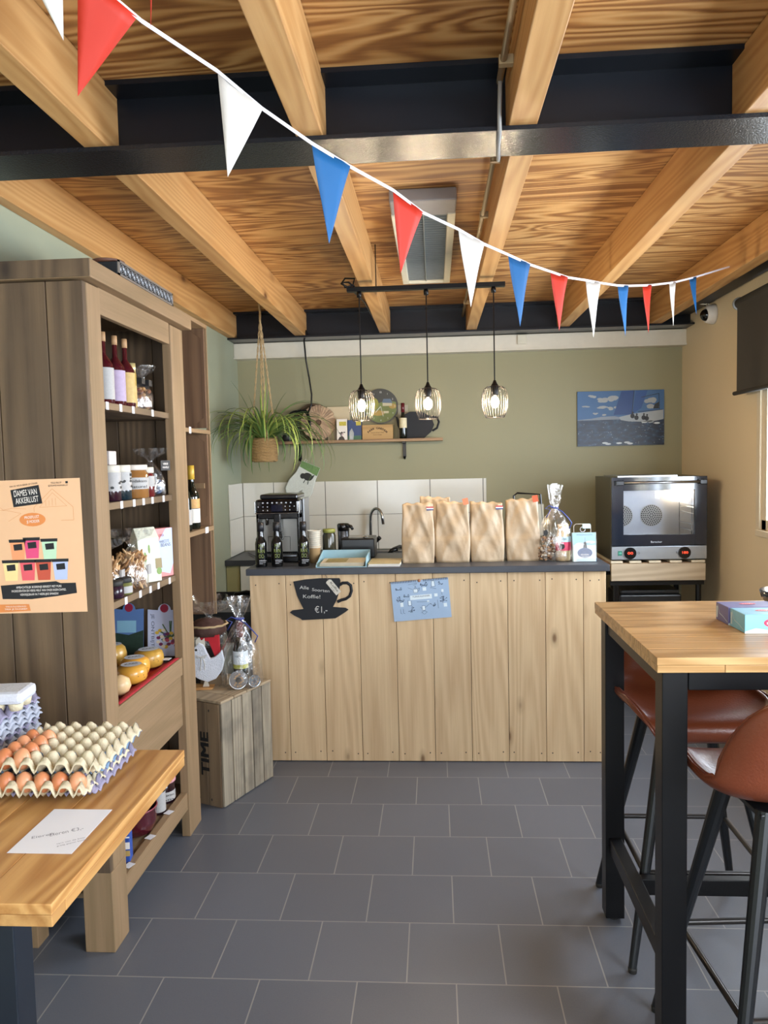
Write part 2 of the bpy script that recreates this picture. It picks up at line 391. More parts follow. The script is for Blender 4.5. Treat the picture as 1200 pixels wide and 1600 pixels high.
t = thing('angle_bracket', 'black steel angle bracket bolting the right front joist to the steel beam', 'bracket', (1.43, 2.2, 2.5))
mb = MB().box(1.425, 1.4395, 2.06, 2.277, 2.5, 2.64); mb.build('plate', BLACK, t)
for z in (2.54, 2.60):
    MB().tube([(1.425, 2.12, z), (1.415, 2.12, z)], .009, 6).build('bolt', CHROME, t)
# conduit with clips
t = thing('cable_conduit', 'beige plastic cable conduit clipped along the ceiling joist', 'conduit', (.2, 2.2, 2.6))
CON = plain('conduit_beige', 'a89470', .45)
MB().tube([(.196, -2, 2.6), (.196, 2.17, 2.6)], .009, 10).build('pipe', CON, t, smooth=True)
MB().tube([(.222, 2.39, 2.6), (.222, 5.6, 2.6)], .009, 10).build('pipe', CON, t, smooth=True)
MB().tube([(.196, 2.15, 2.6), (.195, 2.17, 2.52), (.196, 2.186, 2.474), (.20, 2.28, 2.470), (.208, 2.38, 2.472), (.222, 2.40, 2.53), (.222, 2.44, 2.6)], .006, 8).build('cable', plain('cable_grey', '8d8c88', .5), t, smooth=True)
for y in (.6, 1.3, 1.75, 2.05): MB().box(.185, .2215, y, y+.02, 2.588, 2.612).build('clip', CON, t)
for y in (2.7, 3.3, 3.9, 4.5, 5.1): MB().box(.21, .2445, y, y+.02, 2.588, 2.612).build('clip', CON, t)
# louvred light fixture (off)
t = thing('ceiling_light', 'white louvred office light fixture on the plywood, switched off', 'light fixture', (-.03, 3.8, 2.62))
B(-.165, .11, 3.17, 3.36, 2.622, 2.674).build('end_cap', plain('fixture_grey', '8f8a88', .4), t, bevel=.006)
mb = MB(); mb.box(-.165, -.13, 3.33, 4.6, 2.615, 2.674); mb.box(.075, .11, 3.33, 4.6, 2.615, 2.674); mb.box(-.13, .075, 4.56, 4.6, 2.615, 2.674)
mb.build('housing', plain('fixture_cream', 'd9d3bd', .35), t, bevel=.003)
B(-.13, .075, 3.33, 4.56, 2.655, 2.668).build('reflector', plain('fixture_reflector', '8f9595', .25, .7), t)
mb = MB()
for k in range(34): mb.box(-.128, .073, 3.36+k*.0355, 3.364+k*.0355, 2.622, 2.652)
mb.box(-.03, -.026, 3.34, 4.56, 2.62, 2.652)
mb.build('louvre', plain('fixture_louvre', 'a6abaa', .3, .6), t)

# ------------------------------------------------------------------ tall cabinet on the left
FX = -1.063
cab = thing('display_cabinet', 'tall weathered wooden shelf cabinet standing against the sage wall', 'cabinet', (-1.27, 2.78, 0))
mb = MB()
for a, b in ((XL+.004, -1.347), (-1.344, -1.184), (-1.181, FX-.002)): mb.box(a, b, 2.311, 2.334, .27, 2.15)
mb.box(XL+.004, -1.17, 2.335, 2.36, .27, .35)
mb.build('side_panel', CAB_SIDE, cab, bevel=.002)
mb = MB()
for a, b in ((XL+.004, -1.347), (-1.344, -1.184), (-1.181, -1.095)): mb.box(a, b, 3.195, 3.215, .1, 2.15)
mb.build('side_panel', CAB_SIDE, cab, bevel=.002)
mb = MB()
mb.box(-1.163, FX, 2.315, 2.43, 0, .2695); mb.box(-1.095, FX, 2.3345, 2.43, .27, 2.15)
mb.build('front_post', CAB_FRONT, cab, bevel=.003)
B(-1.10, FX, 3.085, 3.235, 0, 2.15).build('front_post', CAB_FRONT, cab, bevel=.003)
B(-1.40, -1.33, 2.33, 2.40, 0, .27).build('rear_leg', CAB_FRONT, cab, bevel=.002); B(-1.40, -1.33, 3.1, 3.2, 0, .1).build('rear_leg', CAB_FRONT, cab, bevel=.002)
B(-1.465, -1.455, 2.345, 3.2, .12, 2.15).build('back_panel', CAB_BACK, cab)
mb = MB().box(XL+.004, -1.03, 2.295, 3.262, 2.155, 2.212); mb.build('top_board', CAB_FRONT_Y, cab, bevel=.003); B(XL+.004, -1.032, 2.291, 2.2948, 2.157, 2.21).build('end_shade', CAB_SIDE, cab)  # thin dark strip added to paint the board's near end as shaded
B(-1.09, -1.068, 2.43, 3.085, 2.07, 2.155).build('top_rail', CAB_FRONT_Y, cab, bevel=.002)
def tags(par, x, z, ys, w_=.022, h_=.026, tilt=0):
    for y in ys:
        f = Fr((x, y, z), (0, 1, 0), (0, 0, 1))
        MB().fbox(f.rot(tilt), -w_/2, w_/2, -h_/2, h_/2, .0004, .0012).build('price_tag', TAG, par)
for z, ys in ((1.785, (2.49, 2.60, 2.71, 2.90)), (1.45, (2.57, 2.68, 2.77, 2.86, 2.98)), (1.115, (2.57, 2.70, 2.80, 2.885, 3.01))):
    o = B(-1.455, -1.082, 2.346, 3.194, z-.016, z+.008).build('shelf', CAB_SHELF, cab, bevel=.002)
    tags(o, -1.082, z-.004, ys)
# lower part: boxed front, drip of the shelf below
mb = MB(); mb.box(-1.092, -1.068, 2.43, 3.085, .70, .775); mb.build('front_rail', CAB_FRONT_Y, cab, bevel=.003)
B(-1.092, -1.076, 2.43, 3.085, .485, .697).build('front_panel', CAB_FRONT_Y, cab, bevel=.002)
B(-1.455, -1.093, 2.346, 3.194, .735, .75).build('shelf', CAB_SHELF, cab)
o = B(-1.455, -1.10, 2.346, 3.194, .165, .182).build('shelf', CAB_SHELF, cab)
o = B(-1.10, -1.07, 2.43, 3.085, .118, .192).build('bottom_rail', CAB_FRONT_Y, cab, bevel=.002)
for y in (2.50, 2.70, 2.90):
    f = Fr((-1.082, y, .1925), (.3, 1, 0), (-.7, .2, .9 if False else .0)); 
    MB().fbox(Fr((-1.085, y, .193), (.35, 1, 0), (-1, .35, 0)), -.017, .017, -.014, .014, .0002, .001).build('price_tag', TAG, o)
# iron tray box on top
t = thing('metal_planter', 'long dark planter box with an ornamented silver front on top of the tall cabinet', 'planter', (-1.088, 2.78, 2.213))
MB().box(-1.14, -1.036, 2.515, 3.045, 2.213, 2.258).build('box', plain('planter_dark', '24272c', .5, .3), t, bevel=.002)
SIL = plain('planter_silver', '9a958f', .4, .6)
f = Fr((-1.0355, 2.515, 2.213), (0, 1, 0), (0, 0, 1))
mb = MB(); mb.fbox(f, 0, .53, 0, .007, 0, .004); mb.fbox(f, 0, .53, .043, .05, 0, .004); mb.fbox(f, 0, .012, 0, .05, 0, .004); mb.fbox(f, .518, .53, 0, .05, 0, .004)
mb.build('front_frame', SIL, t)
mb = MB()
for k in range(13):
    cx = .03+k*.039
    for rr in (.015, .008):
        mb.tube([f.p(cx+rr*math.cos(a*PI/6)*1.05, .025+rr*math.sin(a*PI/6), .003) for a in range(12)], .0016, 4, closed=True)
    mb.tube([f.p(cx+.012, .012, .003), f.p(cx+.026, .038, .003)], .0014, 4); mb.tube([f.p(cx+.012, .038, .003), f.p(cx+.026, .012, .003)], .0014, 4)
mb.build('ornament', plain('ornament_grey', '87898c', .4, .5), t)
MB().lathe([(.0, .0), (.04, .002), (.055, .012), (.05, .014), (.0, .012)], (-1.09, 2.57, 2.2585), 20).build('dish', plain('dish_brown', '6b4636', .5), t, smooth=True)
BRASS = plain('brass_bits', 'b79455', .3, 1)
for y in (2.60, 2.70, 2.79, 2.88, 2.97):
    MB().lathe([(.004, 0), (.012, .003), (.006, .008), (.009, .014), (0, .018)], (-1.055, y, 2.2585), 10).build('brass_knob', BRASS, t, smooth=True)

# poster on the cabinet side
t = thing('poster', 'apricot ice cream poster with black banners stuck on the cabinet side', 'poster', (-1.25, 2.309, 1.33))
f = Fr((-1.393, 2.3098, 1.121), (.285, 0, .004), (-.004, 0, .421)); PW, PH = .295, .421
MB().fbox(f, -.07, PW, 0, PH, -.0005, .0006).build('sheet', plain('poster_apricot', 'ebbd94', .45, var=.03), t)
PK = plain('poster_black', '1b1c22', .5); PO = plain('poster_orange', 'e08a4a', .5); PL = plain('poster_line', 'd9925e', .5)
def P_(x, y): return (x/830*PW*1.0, (1350-y)/1225*PH)   # read off the sheet, left to right, top to bottom
def pl(*q): return [P_(x, y) for x, y in q][::-1]
mb = MB(); f2 = f
mb.poly(f2, pl((195, 215), (455, 175), (480, 345), (215, 372)), .0009); mb.build('banner', PK, t); mb = MB()
mb.poly(f2, pl((50, 1090), (560, 1062), (600, 1080), (740, 1080), (745, 1175), (560, 1200), (330, 1222), (60, 1215)), .0009)
mb.build('banner', PK, t)
mb = MB(); mb.poly(f2, [P_(380+120*math.cos(a*PI/10), 490+62*math.sin(a*PI/10)) for a in range(20)][::-1], .0009); mb.build('bubble', PO, t); mb = MB()
mb.poly(f2, pl((5, 1265), (300, 1268), (312, 1330), (10, 1340)), .0009); mb.build('bubble', PO, t)
mb = MB()
mb.line(f2, [P_(*q) for q in ((400, 420), (400, 380), (575, 215), (755, 385), (755, 505), (640, 505))], .0012, .0009)
mb.line(f2, [P_(*q) for q in ((450, 380), (575, 250), (700, 375), (450, 380))], .0009, .0009)
for q in (((510, 320), (510, 370)), ((540, 320), (540, 370)), ((570, 300), (570, 370)), ((600, 300), (600, 370)), ((0, 390), (150, 400), (280, 430), (160, 500)), ((0, 360), (60, 350), (120, 395), (200, 380), (330, 390))):
    mb.line(f2, [P_(*a) for a in q], .0009, .0009)
mb.build('farm_drawing', PL, t)
tubs = [(185, 680, 'f2a070'), (315, 665, 'e24f7f'), (475, 680, 'bfe0c0'), (110, 868, 'f3dc9a'), (265, 868, 'e8606a'), (410, 868, 'c8553f'), (565, 868, 'b9c6ea')]
for i, (x, y, c) in enumerate(tubs):
    b = y+180; o = MB().poly(f2, pl((x-25, y+15), (x+115, y+15), (x+100, b), (x-12, b)), .001+.0001*(i > 2)).build('ice_tub', plain('tub_'+c, c, .5), t)
    mb = MB(); mb.poly(f2, pl((x-35, y-12), (x+122, y-12), (x+120, y+16), (x-32, y+16)), .0013); mb.poly(f2, pl((x+5, y+35), (x+85, y+28), (x+88, y+85), (x+10, y+90)), .0013)
    mb.text(f2, 'DAMES', *P_(x+47, y+48), .004, .0014); mb.build('lid', PK, o)
mb = MB(); PWH = plain('poster_white', 'f4ece4', .5)
mb.text(f2, 'DAMES VAN', *P_(330, 245), .019, .0012, width=.075, a=.09); mb.text(f2, 'AKKERLUST', *P_(342, 312), .019, .0012, width=.075, a=.09); mb.text(f2, 'de', *P_(240, 222), .006, .0012, a=.1); mb.build('headline', PWH, t); mb = MB()
mb.text(f2, 'PROEFLUST', *P_(375, 468), .009, .0012, width=.048, a=.06); mb.text(f2, 'JE MOEDER', *P_(385, 508), .009, .0012, width=.042, a=.06); mb.build('bubble_lettering', PWH, t); mb = MB()
mb.text(f2, 'AMBACHTELIJK BOERENIJS BEREIDT MET PURE', *P_(400, 1110), .007, .0012, width=.148, a=.01)
mb.text(f2, 'INGREDI\u00cbNTEN EN VERSE MELK VAN ONZE EIGEN DAMES.', *P_(398, 1143), .007, .0012, width=.178, a=.01)
mb.text(f2, 'VERKRIJGBAAR IN 7 HEERLIJKE SMAKEN!', *P_(400, 1178), .007, .0012, width=.125, a=.01)
mb.text(f2, 'VOOR JOU EN JE GEZIN EN JOU', *P_(178, 1288), .005, .0012, width=.068); mb.text(f2, 'TREK JE FAVORIET', *P_(178, 1312), .005, .0012, width=.075)
mb.build('lettering', PWH, t)
mb = MB(); mb.text(f2, 'VAN DE WEI IN BEKER OF STEIGER', *P_(318, 172), .005, .0012, width=.092, a=.1); mb.text(f2, 'VOLG ONS OP', *P_(615, 162), .006, .0012, width=.034)
mb.text(f2, '@DEDAMESVANAKKERLUST', *P_(632, 187), .005, .0012, width=.064); mb.poly(f2, pl((700, 150), (722, 150), (722, 170), (700, 170)), .0012); mb.build('small_print', PK, t)

# ------------------------------------------------------------------ wooden crates shelf beyond the cabinet
t = thing('crate_shelf', 'narrow brown shelf made of stacked wooden crates beyond the tall cabinet', 'shelf', (-1.32, 3.53, .82))
mb = MB()
for z0, z1 in ((1.76, 2.25), (1.27, 1.74), (.82, 1.25)):
    for k in range(3): y = 3.80; x0 = XL+.01+k*.116; mb.box(x0, x0+.112, 3.762, 3.774, z0, z1)
    mb.box(XL+.01, -1.135, 3.27, 3.282, z0, z1)
    for k in range(3): mb.box(XL+.004, XL+.012, 3.29+k*.17, 3.45+k*.17, z0, z1)
    for yy in (3.300, 3.7615):
        mb.prism(Fr((0, yy, 0), (1, 0, 0), (0, 0, 1)), [(-1.13, z1), (-1.21, z1), (-1.145, z1-.05), (-1.145, z0+.05), (-1.21, z0), (-1.13, z0)], -.018, 0)
mb.build('crate_boards', WBOX, t, bevel=.0015)
o = B(XL+.004, -1.118, 3.262, 3.785, 1.728, 1.748).build('shelf', CAB_FRONT_Y, t, bevel=.002); tags(o, -1.118, 1.738, (3.46,), .03, .03)
o = B(XL+.004, -1.118, 3.262, 3.785, 1.247, 1.270).build('shelf', CAB_FRONT_Y, t, bevel=.002); tags(o, -1.118, 1.258, (3.66,), .05, .03)
B(XL+.004, -1.118, 3.262, 3.785, 2.25, 2.27).build('top', CAB_FRONT_Y, t, bevel=.002)
B(-1.135, -1.12, 3.774, 3.786, .82, 2.25).build('edge_strip', CAB_FRONT, t)
B(-1.27, -1.15, 3.75, 3.7615, 1.46, 1.485).build('cleat', CAB_FRONT, t)

# ------------------------------------------------------------------ TIME crate
t = thing('wooden_crate', 'grey fruit crate stencilled TIME standing on end before the counter', 'crate', (-.99, 3.345, 0), math.radians(-23))
# local frame: +x along the stencilled face (to the left), +y along the slatted side
M = WM[t] @ Matrix.Scale(-1, 4, (1, 0, 0)) if False else WM[t]
def lb(mb, *a): return mb.box(*a, M=WM[t])
mb = MB()
for k in range(5): lb(mb, -.012, 0, .005+k*.078, .0765+k*.078, .004, .487-.002*(k % 2))
mb.build('side_slat', CRATE, t, bevel=.002)
mb = MB()
for k in range(5): lb(mb, -.36, -.348, .004+k*.078, .078+k*.078, .004, .487)
mb.build('side_slat', CRATE, t, bevel=.002)
mb = MB()
for a, b in ((-.36, -.246), (-.243, -.088), (-.085, -.013)): lb(mb, a, b, 0, .014, 0, .485)
mb.build('stencilled_board', CRATE_D, t, bevel=.002)
mb = MB(); lb(mb, -.36, -.001, .38, .392, 0, .485); mb.build('rear_board', CRATE_D, t, bevel=.002)
mb = MB()
for k in range(4): lb(mb, -.362, 0, .002+k*.099, .097+k*.099, .487, .499)
mb.build('top_slat', CRATE_T, t, bevel=.002)
mb = MB(); lb(mb, -.348, -.012, .014, .38, .005, .02); mb.build('bottom_board', CRATE_D, t)
fr = Fr(WM[t] @ Vector((-.36, -.0, 0)), WM[t].to_3x3() @ Vector((1, 0, 0)), (0, 0, 1))
mbt = MB()
for q in (-.0022, 0, .0022):
    for q2 in (-.0035, 0, .0035): mbt.text(fr.at(.262+q, .245+q2, .001+q2*.01+q*.01, PI/2), 'TIME', 0, 0, .046, width=.2)
mbt.build('stencil', plain('stencil_black', '161413', .8), t)
mb = MB()
for x in (.03, .09, .16, .22, .29):
    for z in (.03, .45): mb.disc(fr, x, z, .004, .007, .0006, 8)
mb.build('nail', INK, t)

# ------------------------------------------------------------------ serving counter
ctr = thing('serving_counter', 'serving counter clad in vertical knotty pine boards', 'counter', (-.05, 4.2, 0))
mb = MB(); xs = [-.975+.191*k for k in range(10)]+[.858]
for a, b in zip(xs[:-1], xs[1:]):
    if b-a > .03: mb.box(a+.0012, b-.0012, 3.90, 3.918, .004, .995)
mb.build('front_boards', BOARD, ctr, bevel=.0015)
mb = MB()
for k in range(3): mb.box(-.975, -.957, 3.92+k*.19, 4.108+k*.19, .004, .995); mb.box(.84, .858, 3.92+k*.19, 4.108+k*.19, .004, .995)
mb.build('side_boards', BOARD, ctr, bevel=.0015)
B(-.95, .83, 3.93, 4.47, .01, .99).build('carcass', plain('counter_carcass', '2b2a28', .7), ctr)
mb = MB(); fr = Fr((0, 3.90, 0), (1, 0, 0), (0, 0, 1))
for a, b in zip(xs[:-1], xs[1:]):
    if b-a > .03:
        for x in (a+.03, b-.03):
            for z in (.05, .95): mb.disc(fr, x+random.uniform(-.006, .006), z+random.uniform(-.008, .008), .0035, n=8)
mb.build('screw', INK, ctr)
o = B(-.988, .872, 3.878, 4.5, .996, 1.03).build('worktop', plain('anthracite_worktop', '3b3e45', .4, var=.22, vs=14, bump=.05), loc=(-.05, 4.19, .996), bevel=.003)
tag(o, 'anthracite worktop lying on the pine counter', 'worktop')

# ------------------------------------------------------------------ kitchen unit and tiles at the rear wall
k_ = thing('kitchen_unit', 'white kitchen base unit along the olive wall behind the counter', 'kitchen unit', (-.2, 5.55, 0))
KW = plain('kitchen_white', 'd9d7cc', .4)
MB().box(-1.38, -.48, 5.28, 5.79, .1, .86).box(-.48, -.04, 5.28, 5.79, .1, .735).box(-.04, 1.0, 5.28, 5.79, .1, .86).build('carcass', KW, k_)
B(-1.48, -1.385, 5.27, 5.79, .0, .86).build('filler_panel', plain('filler_green', '9a9468', .55), k_)
for x0 in (-1.378, -.98, -.58, -.18, .22, .62):
    o = B(x0, x0+.392, 5.26, 5.279, .62, .855).build('drawer', KW, k_, bevel=.002); MB().tube([(x0+.1, 5.245, .82), (x0+.29, 5.245, .82)], .005, 6).build('handle', STEELB, o)
    o = B(x0, x0+.392, 5.26, 5.279, .11, .615).build('door', KW, k_, bevel=.002); MB().tube([(x0+.1, 5.245, .57), (x0+.29, 5.245, .57)], .005, 6).build('handle', STEELB, o)
B(-1.38, 1.0, 5.32, 5.6, 0, .1).build('plinth', INK, k_)
mb = MB(); WT = plain('rear_worktop', '35373c', .4, var=.2, vs=14)
mb.box(XL+.002, -.47, 5.25, 5.79, .862, .9); mb.box(-.05, 1.05, 5.25, 5.79, .862, .9); mb.box(-.47, -.05, 5.25, 5.30, .862, .9); mb.box(-.47, -.05, 5.70, 5.79, .862, .9)
o = mb.build('worktop', WT, loc=(-.2, 5.5, .862)); tag(o, 'dark worktop with a sink cut-out under the white wall tiles', 'worktop')
mb = MB(); mb.box(-.469, -.051, 5.301, 5.699, .74, .75); mb.box(-.469, -.46, 5.301, 5.699, .75, .902); mb.box(-.06, -.051, 5.301, 5.699, .75, .902); mb.box(-.46, -.06, 5.301, 5.31, .75, .902); mb.box(-.46, -.06, 5.69, 5.699, .75, .902)
tag(mb.build('sink', STEELB, loc=(-.26, 5.5, .74), bevel=.003), 'stainless steel sink bowl set in the rear worktop', 'sink')
mb = MB(); TL = plain('white_tile', 'cfccc1', .16, var=.02)
for r in range(3):
    z0, z1 = (1.172, 1.428) if r == 0 else ((.905, 1.169) if r == 1 else (0, 0))
    if r == 2: break
    xs_ = [XL+.01] + [-1.236+.4*k for k in range(5)] + [.39]
    xs_ = sorted(set([x for x in xs_ if x <= .39]))
    for a, b in zip(xs_[:-1], xs_[1:]):
        if b-a > .01: mb.box(a+.0025, b-.0025, 5.791, 5.7985, z0, z1)
st_ = mb.build('trim_2', TL, bevel=.001); struct(st_, 'two rows of large white wall tiles behind the kitchen worktop')
B(XL+.009, .389, 5.7975, 5.7995, .903, 1.427).build('grout', plain('grout', '5e5b55', .8), st_)
mb = MB()
for z0, z1 in ((1.172, 1.428), (.905, 1.169)): mb.box(XL+.0015, XL+.009, 5.405, 5.788, z0, z1)
struct(mb.build('trim_3', TL, bevel=.001), 'white wall tiles on the sage wall beside the coffee corner')
t = thing('kitchen_tap', 'chrome swan-neck kitchen tap behind the sink', 'tap', (-.49, 5.74, .9))
MB().tube([(-.49, 5.74, .9), (-.49, 5.74, 1.12)]+[(-.49+.048*(1-math.cos(a*PI/10)), 5.74-.05*(a/10), 1.12+.098*math.sin(a*PI/10)**.8) for a in range(1, 10)]+[(-.39, 5.69, 1.10)], .011, 12).build('spout', CHROME, t, smooth=True)
MB().lathe([(.026, 0), (.026, .05), (.018, .06)], (-.49, 5.74, .9), 16).build('base', CHROME, t, smooth=True)
MB().tube([(-.47, 5.73, .95), (-.42, 5.70, 1.0)], [.011, .017], 10).build('lever', BLACK, t)
t = thing('tap_hose', 'dark kitchen spray hose lying over the sink edge', 'hose', (-.27, 5.5, .9))
MB().tube([(-.33, 5.34, .915), (-.30, 5.38, .95), (-.26, 5.44, .96), (-.2, 5.47, .945), (-.12, 5.5, .93)], .013, 8).build('hose', plain('hose_grey', '3d3a36', .4, .5), t, smooth=True)
MB().tube([(-.335, 5.33, .91), (-.31, 5.33, .945), (-.27, 5.34, .955)], .016, 8).build('nozzle', BLACK, t, smooth=True)

# ------------------------------------------------------------------ bar table and stools on the right
bt = thing('bar_table', 'high oak bar table with black steel frame beside the beige wall', 'table', (1.15, 2.25, 0))
mb = MB(); ys = [1.884, 1.975, 2.10, 2.21, 2.335, 2.44, 2.62]
for a, b in zip(ys[:-1], ys[1:]): mb.box(.537, 1.80, a+.0003, b-.0003, 1.061, 1.08)
for a, b in ((.538, .70), (.701, 1.2), (1.201, 1.799)):
    mb.box(a, b, 1.885, 1.93, 1.042, 1.0605)
mb.box(.538, .60, 1.931, 2.619, 1.042, 1.0605); mb.box(.601, 1.799, 2.57, 2.619, 1.042, 1.0605)
mb.build('tabletop', OAK_X, bt, bevel=.0012)
mb = MB(); mb.box(.62, 1.70, 1.905, 1.935, .992, 1.0415); mb.box(.62, 1.70, 2.55, 2.58, .992, 1.0415); mb.box(.56, .59, 1.96, 2.52, .992, 1.0415); mb.box(1.72, 1.75, 1.96, 2.52, .992, 1.0415)
mb.build('frame', BLACK, bt, bevel=.002)
for x, y in ((.553, 1.895), (.553, 2.53), (1.71, 1.895), (1.71, 2.53)):
    o = B(x, x+.062, y, y+.062, .012, 1.041).build('leg', BLACK, bt, bevel=.002)
    MB().lathe([(.018, 0), (.018, .012)], (x+.031, y+.031, 0), 12).build('foot', INK, o)
for x in (.565, 1.72): B(x, x+.04, 1.957, 2.53, .245, .295).build('side_stretcher', BLACK, bt, bevel=.002)
B(.605, 1.72, 2.275, 2.305, .245, .295).build('cross_stretcher', BLACK, bt, bevel=.002)
# stools
def make_stool(name, label):
    t = thing(name, label, 'bar stool')
    prof = [(.205, -.055, .11), (.222, -.03, .155), (.215, -.004, .185), (.17, .006, .208), (.10, .0, .22), (.02, -.006, .225), (-.06, -.004, .225), (-.125, .008, .222), (-.17, .045, .218), (-.195, .10, .206), (-.21, .16, .190), (-.222, .215, .165), (-.231, .255, .130), (-.236, .275, .075)]
    nu = 14; vs = []
    for i, (y, z, hw) in enumerate(prof):
        back = max(0, min(1, (i-6)/3)); front = max(0, min(1, (4-i)/3))
        for k in range(nu+1):
            u = -1+2*k/nu; a = abs(u)
            x = hw*math.sin(u*PI/2*.92)/math.sin(PI/2*.92)
            zz = z + (1-back)*(.05*a**2.6)*(1-front*1.25) ; yy = y + back*.10*a**2.2*min(1, hw/.2)**1.5
            if i == 7: zz += .02*a**2
            vs.append((x, yy, .765+zz))
    fs = [(i*(nu+1)+k, i*(nu+1)+k+1, (i+1)*(nu+1)+k+1, (i+1)*(nu+1)+k) for i in range(len(prof)-1) for k in range(nu)]
    rim = [vs[k] for k in range(nu+1)] + [vs[i*(nu+1)+nu] for i in range(1, len(prof))] + [vs[(len(prof)-1)*(nu+1)+k] for k in range(nu-1, -1, -1)] + [vs[i*(nu+1)] for i in range(len(prof)-2, 0, -1)]
    o = MB().add(vs, fs).build('seat_shell', LEATHER, t, smooth=True, solid=.024, sub=2)
    MB().tube(rim, .0045, 6, closed=True).build('piping', LEATHER, o, smooth=True)
    MB().tube([vs[6*(nu+1)+k] for k in range(0, nu+1)], .003, 6).build('seam', plain('seam_dark', '4b2416', .5), o, smooth=True)
    mb = MB(); mb.box(-.12, .12, -.12, .12, .727, .739); mb.build('mounting_plate', STOOL_BLK, t, bevel=.002)
    for sx in (-1, 1):
        for sy in (-1, 1):
            a = Vector((sx*.10, sy*.10, .74)); b = Vector((sx*.235, sy*.235, .015))
            l = MB().tube([a, b], [.0225, .0125], 14).build('leg', STOOL_BLK, t, smooth=False)
            MB().lathe([(.013, 0), (.014, .012), (.011, .018)], (b.x, b.y, 0), 12).build('foot_cap', INK, l)
    r = .188; q = .02; pts = []
    for cx, cy, a0 in ((r-q, r-q, 0), (-r+q, r-q, PI/2), (-r+q, -r+q, PI), (r-q, -r+q, 1.5*PI)):
        for j in range(4): pts.append((cx+q*math.cos(a0+j*PI/6), cy+q*math.sin(a0+j*PI/6), .29))
    MB().tube(pts, .0085, 8, closed=True).build('footrest_ring', plain('ring_dark', '2c2826', .3, .4), t, smooth=True)
    return t
st = make_stool('bar_stool', 'brown leather bar stool behind the bar table, facing the camera')
clone(st, (.852, 1.895, 0), math.radians(4), 'brown leather bar stool in front of the bar table with its back to the camera', 'cognac leather bar stools')
st.matrix_world = Matrix.Translation((.812, 2.512, 0)) @ Matrix.Rotation(math.radians(180), 4, 'Z'); st['group'] = 'cognac leather bar stools'

# tissue boxes and dish on the bar table
def tissue(name, label, x0, y0, w_, d_, h_, hx, rot, wavy):
    t = thing(name, label, 'tissue box', (x0, y0, 1.0805), rot); T = WM[t]
    MB().box(0, w_, 0, d_, 0, h_, M=T).build('carton', plain('carton_'+hx, hx, .45, var=.1, vs=30), t, bevel=.0015)
    R3 = T.to_3x3(); f = Fr(T @ Vector((0, 0, 0)), R3 @ Vector((1, 0, 0)), (0, 0, 1)); ft = Fr(T @ Vector((0, 0, h_)), R3 @ Vector((1, 0, 0)), R3 @ Vector((0, 1, 0)))
    fl = Fr(T @ Vector((0, d_, 0)), R3 @ Vector((0, -1, 0)), (0, 0, 1))
    mb = MB(); mb.disc(f, w_*.5, h_*.55, .024, .012, .0006); mb.disc(ft, w_*.5, d_*.55, .024, .012, .0006)
    o = mb.build('badge', plain('badge_red', 'd8335a', .4), t)
    mb = MB(); mb.text(f, 'soft', w_*.5, h_*.55, .009, .001, width=.034); mb.text(ft, 'soft', w_*.5, d_*.55, .009, .001, width=.034); mb.build('lettering', PWH, t)
    mb = MB(); mb.poly(f, [(.0, .0), (w_, 0), (w_, h_*.12), (w_*.7, h_*.3), (w_*.45, h_*.16), (w_*.2, h_*.28), (0, h_*.1)], .0004)
    mb.line(fl, [(d_*.15, h_*.9), (d_*.3, h_*.45), (d_*.6, h_*.35), (d_*.95, h_*.15)], .002, .0005); mb.rect(fl, d_*.06, d_*.16, h_*.15, h_*.8, .0005)
    mb.build('cloud_print', plain('cloud_print', 'c8dde8', .5), t)
    return t
tissue('tissue_box', 'light blue tissue box with a red badge on the bar table', .845, 2.135, .15, .10, .052, '7fc0dc', .02, 1)
tissue('tissue_box', 'violet tissue box behind the light blue one on the bar table', .840, 2.24, .15, .09, .052, '6a6aa0', .03, 0)
t = thing('glass_dish', 'dark blue pressed glass dish at the right edge of the bar table', 'dish', (1.09, 2.42, 1.0805))
MB().lathe([(.035, 0), (.045, .008), (.075, .04), (.082, .066), (.078, .066), (.07, .042), (.04, .012), (0, .01)], (1.09, 2.42, 1.0805), 28, fn=lambda a, z, i: 1+.035*math.cos(12*a)).build('bowl', plain('dark_blue_glass', '1a2436', .08, coat=.5, bump=.3, bs=50), t, smooth=True)
MB().lathe([(.08, 0), (.082, .004), (.078, .004)], (1.09, 2.42, 1.145), 28).build('rim', plain('rim_blue', '30415e', .1), t, smooth=True)

# ------------------------------------------------------------------ low oak table on the left
tt = thing('side_table', 'oak table on black legs in front of the tall cabinet', 'table', (-1.1, 1.73, 0))
mb = MB(); xs = [-1.47, -1.33, -1.19, -1.02, -.885, -.733]
for a, b in zip(xs[:-1], xs[1:]): mb.box(a+.0003, b-.0003, 1.337, 2.105, .738, .76)
mb.box(-1.469, -.734, 1.338, 1.39, .714, .7375); mb.box(-.80, -.734, 1.391, 2.104, .714, .7375); mb.box(-1.469, -.80, 2.05, 2.104, .714, .7375); mb.box(-1.469, -1.40, 1.391, 2.049, .714, .7375)
mb.build('tabletop', OAK_Y, tt, bevel=.002)
NAVY = plain('table_leg_black', '1c222b', .35)
for x, y in ((-.955, 1.46), (-1.30, 1.93), (-1.44, 1.46), (-1.44, 1.93)): B(x, x+.07, y, y+.07, 0, .7135).build('leg', NAVY, tt, bevel=.003)
mb = MB(); mb.box(-1.40, -.955, 1.475, 1.515, .66, .7135); mb.box(-1.40, -1.30, 1.945, 1.985, .66, .7135); mb.build('frame', NAVY, tt)
t = thing('paper_note', 'white sheet of paper with a pencilled price note lying on the oak table', 'note', (-.85, 1.62, .7605))
f = Fr((-.926, 1.519, .7606), (1, .0, 0), (0, 1, 0))
MB().fbox(f, 0, .143, 0, .205, 0, .0006).build('sheet', plain('note_paper', 'e9e9f0', .6, var=.01), t)
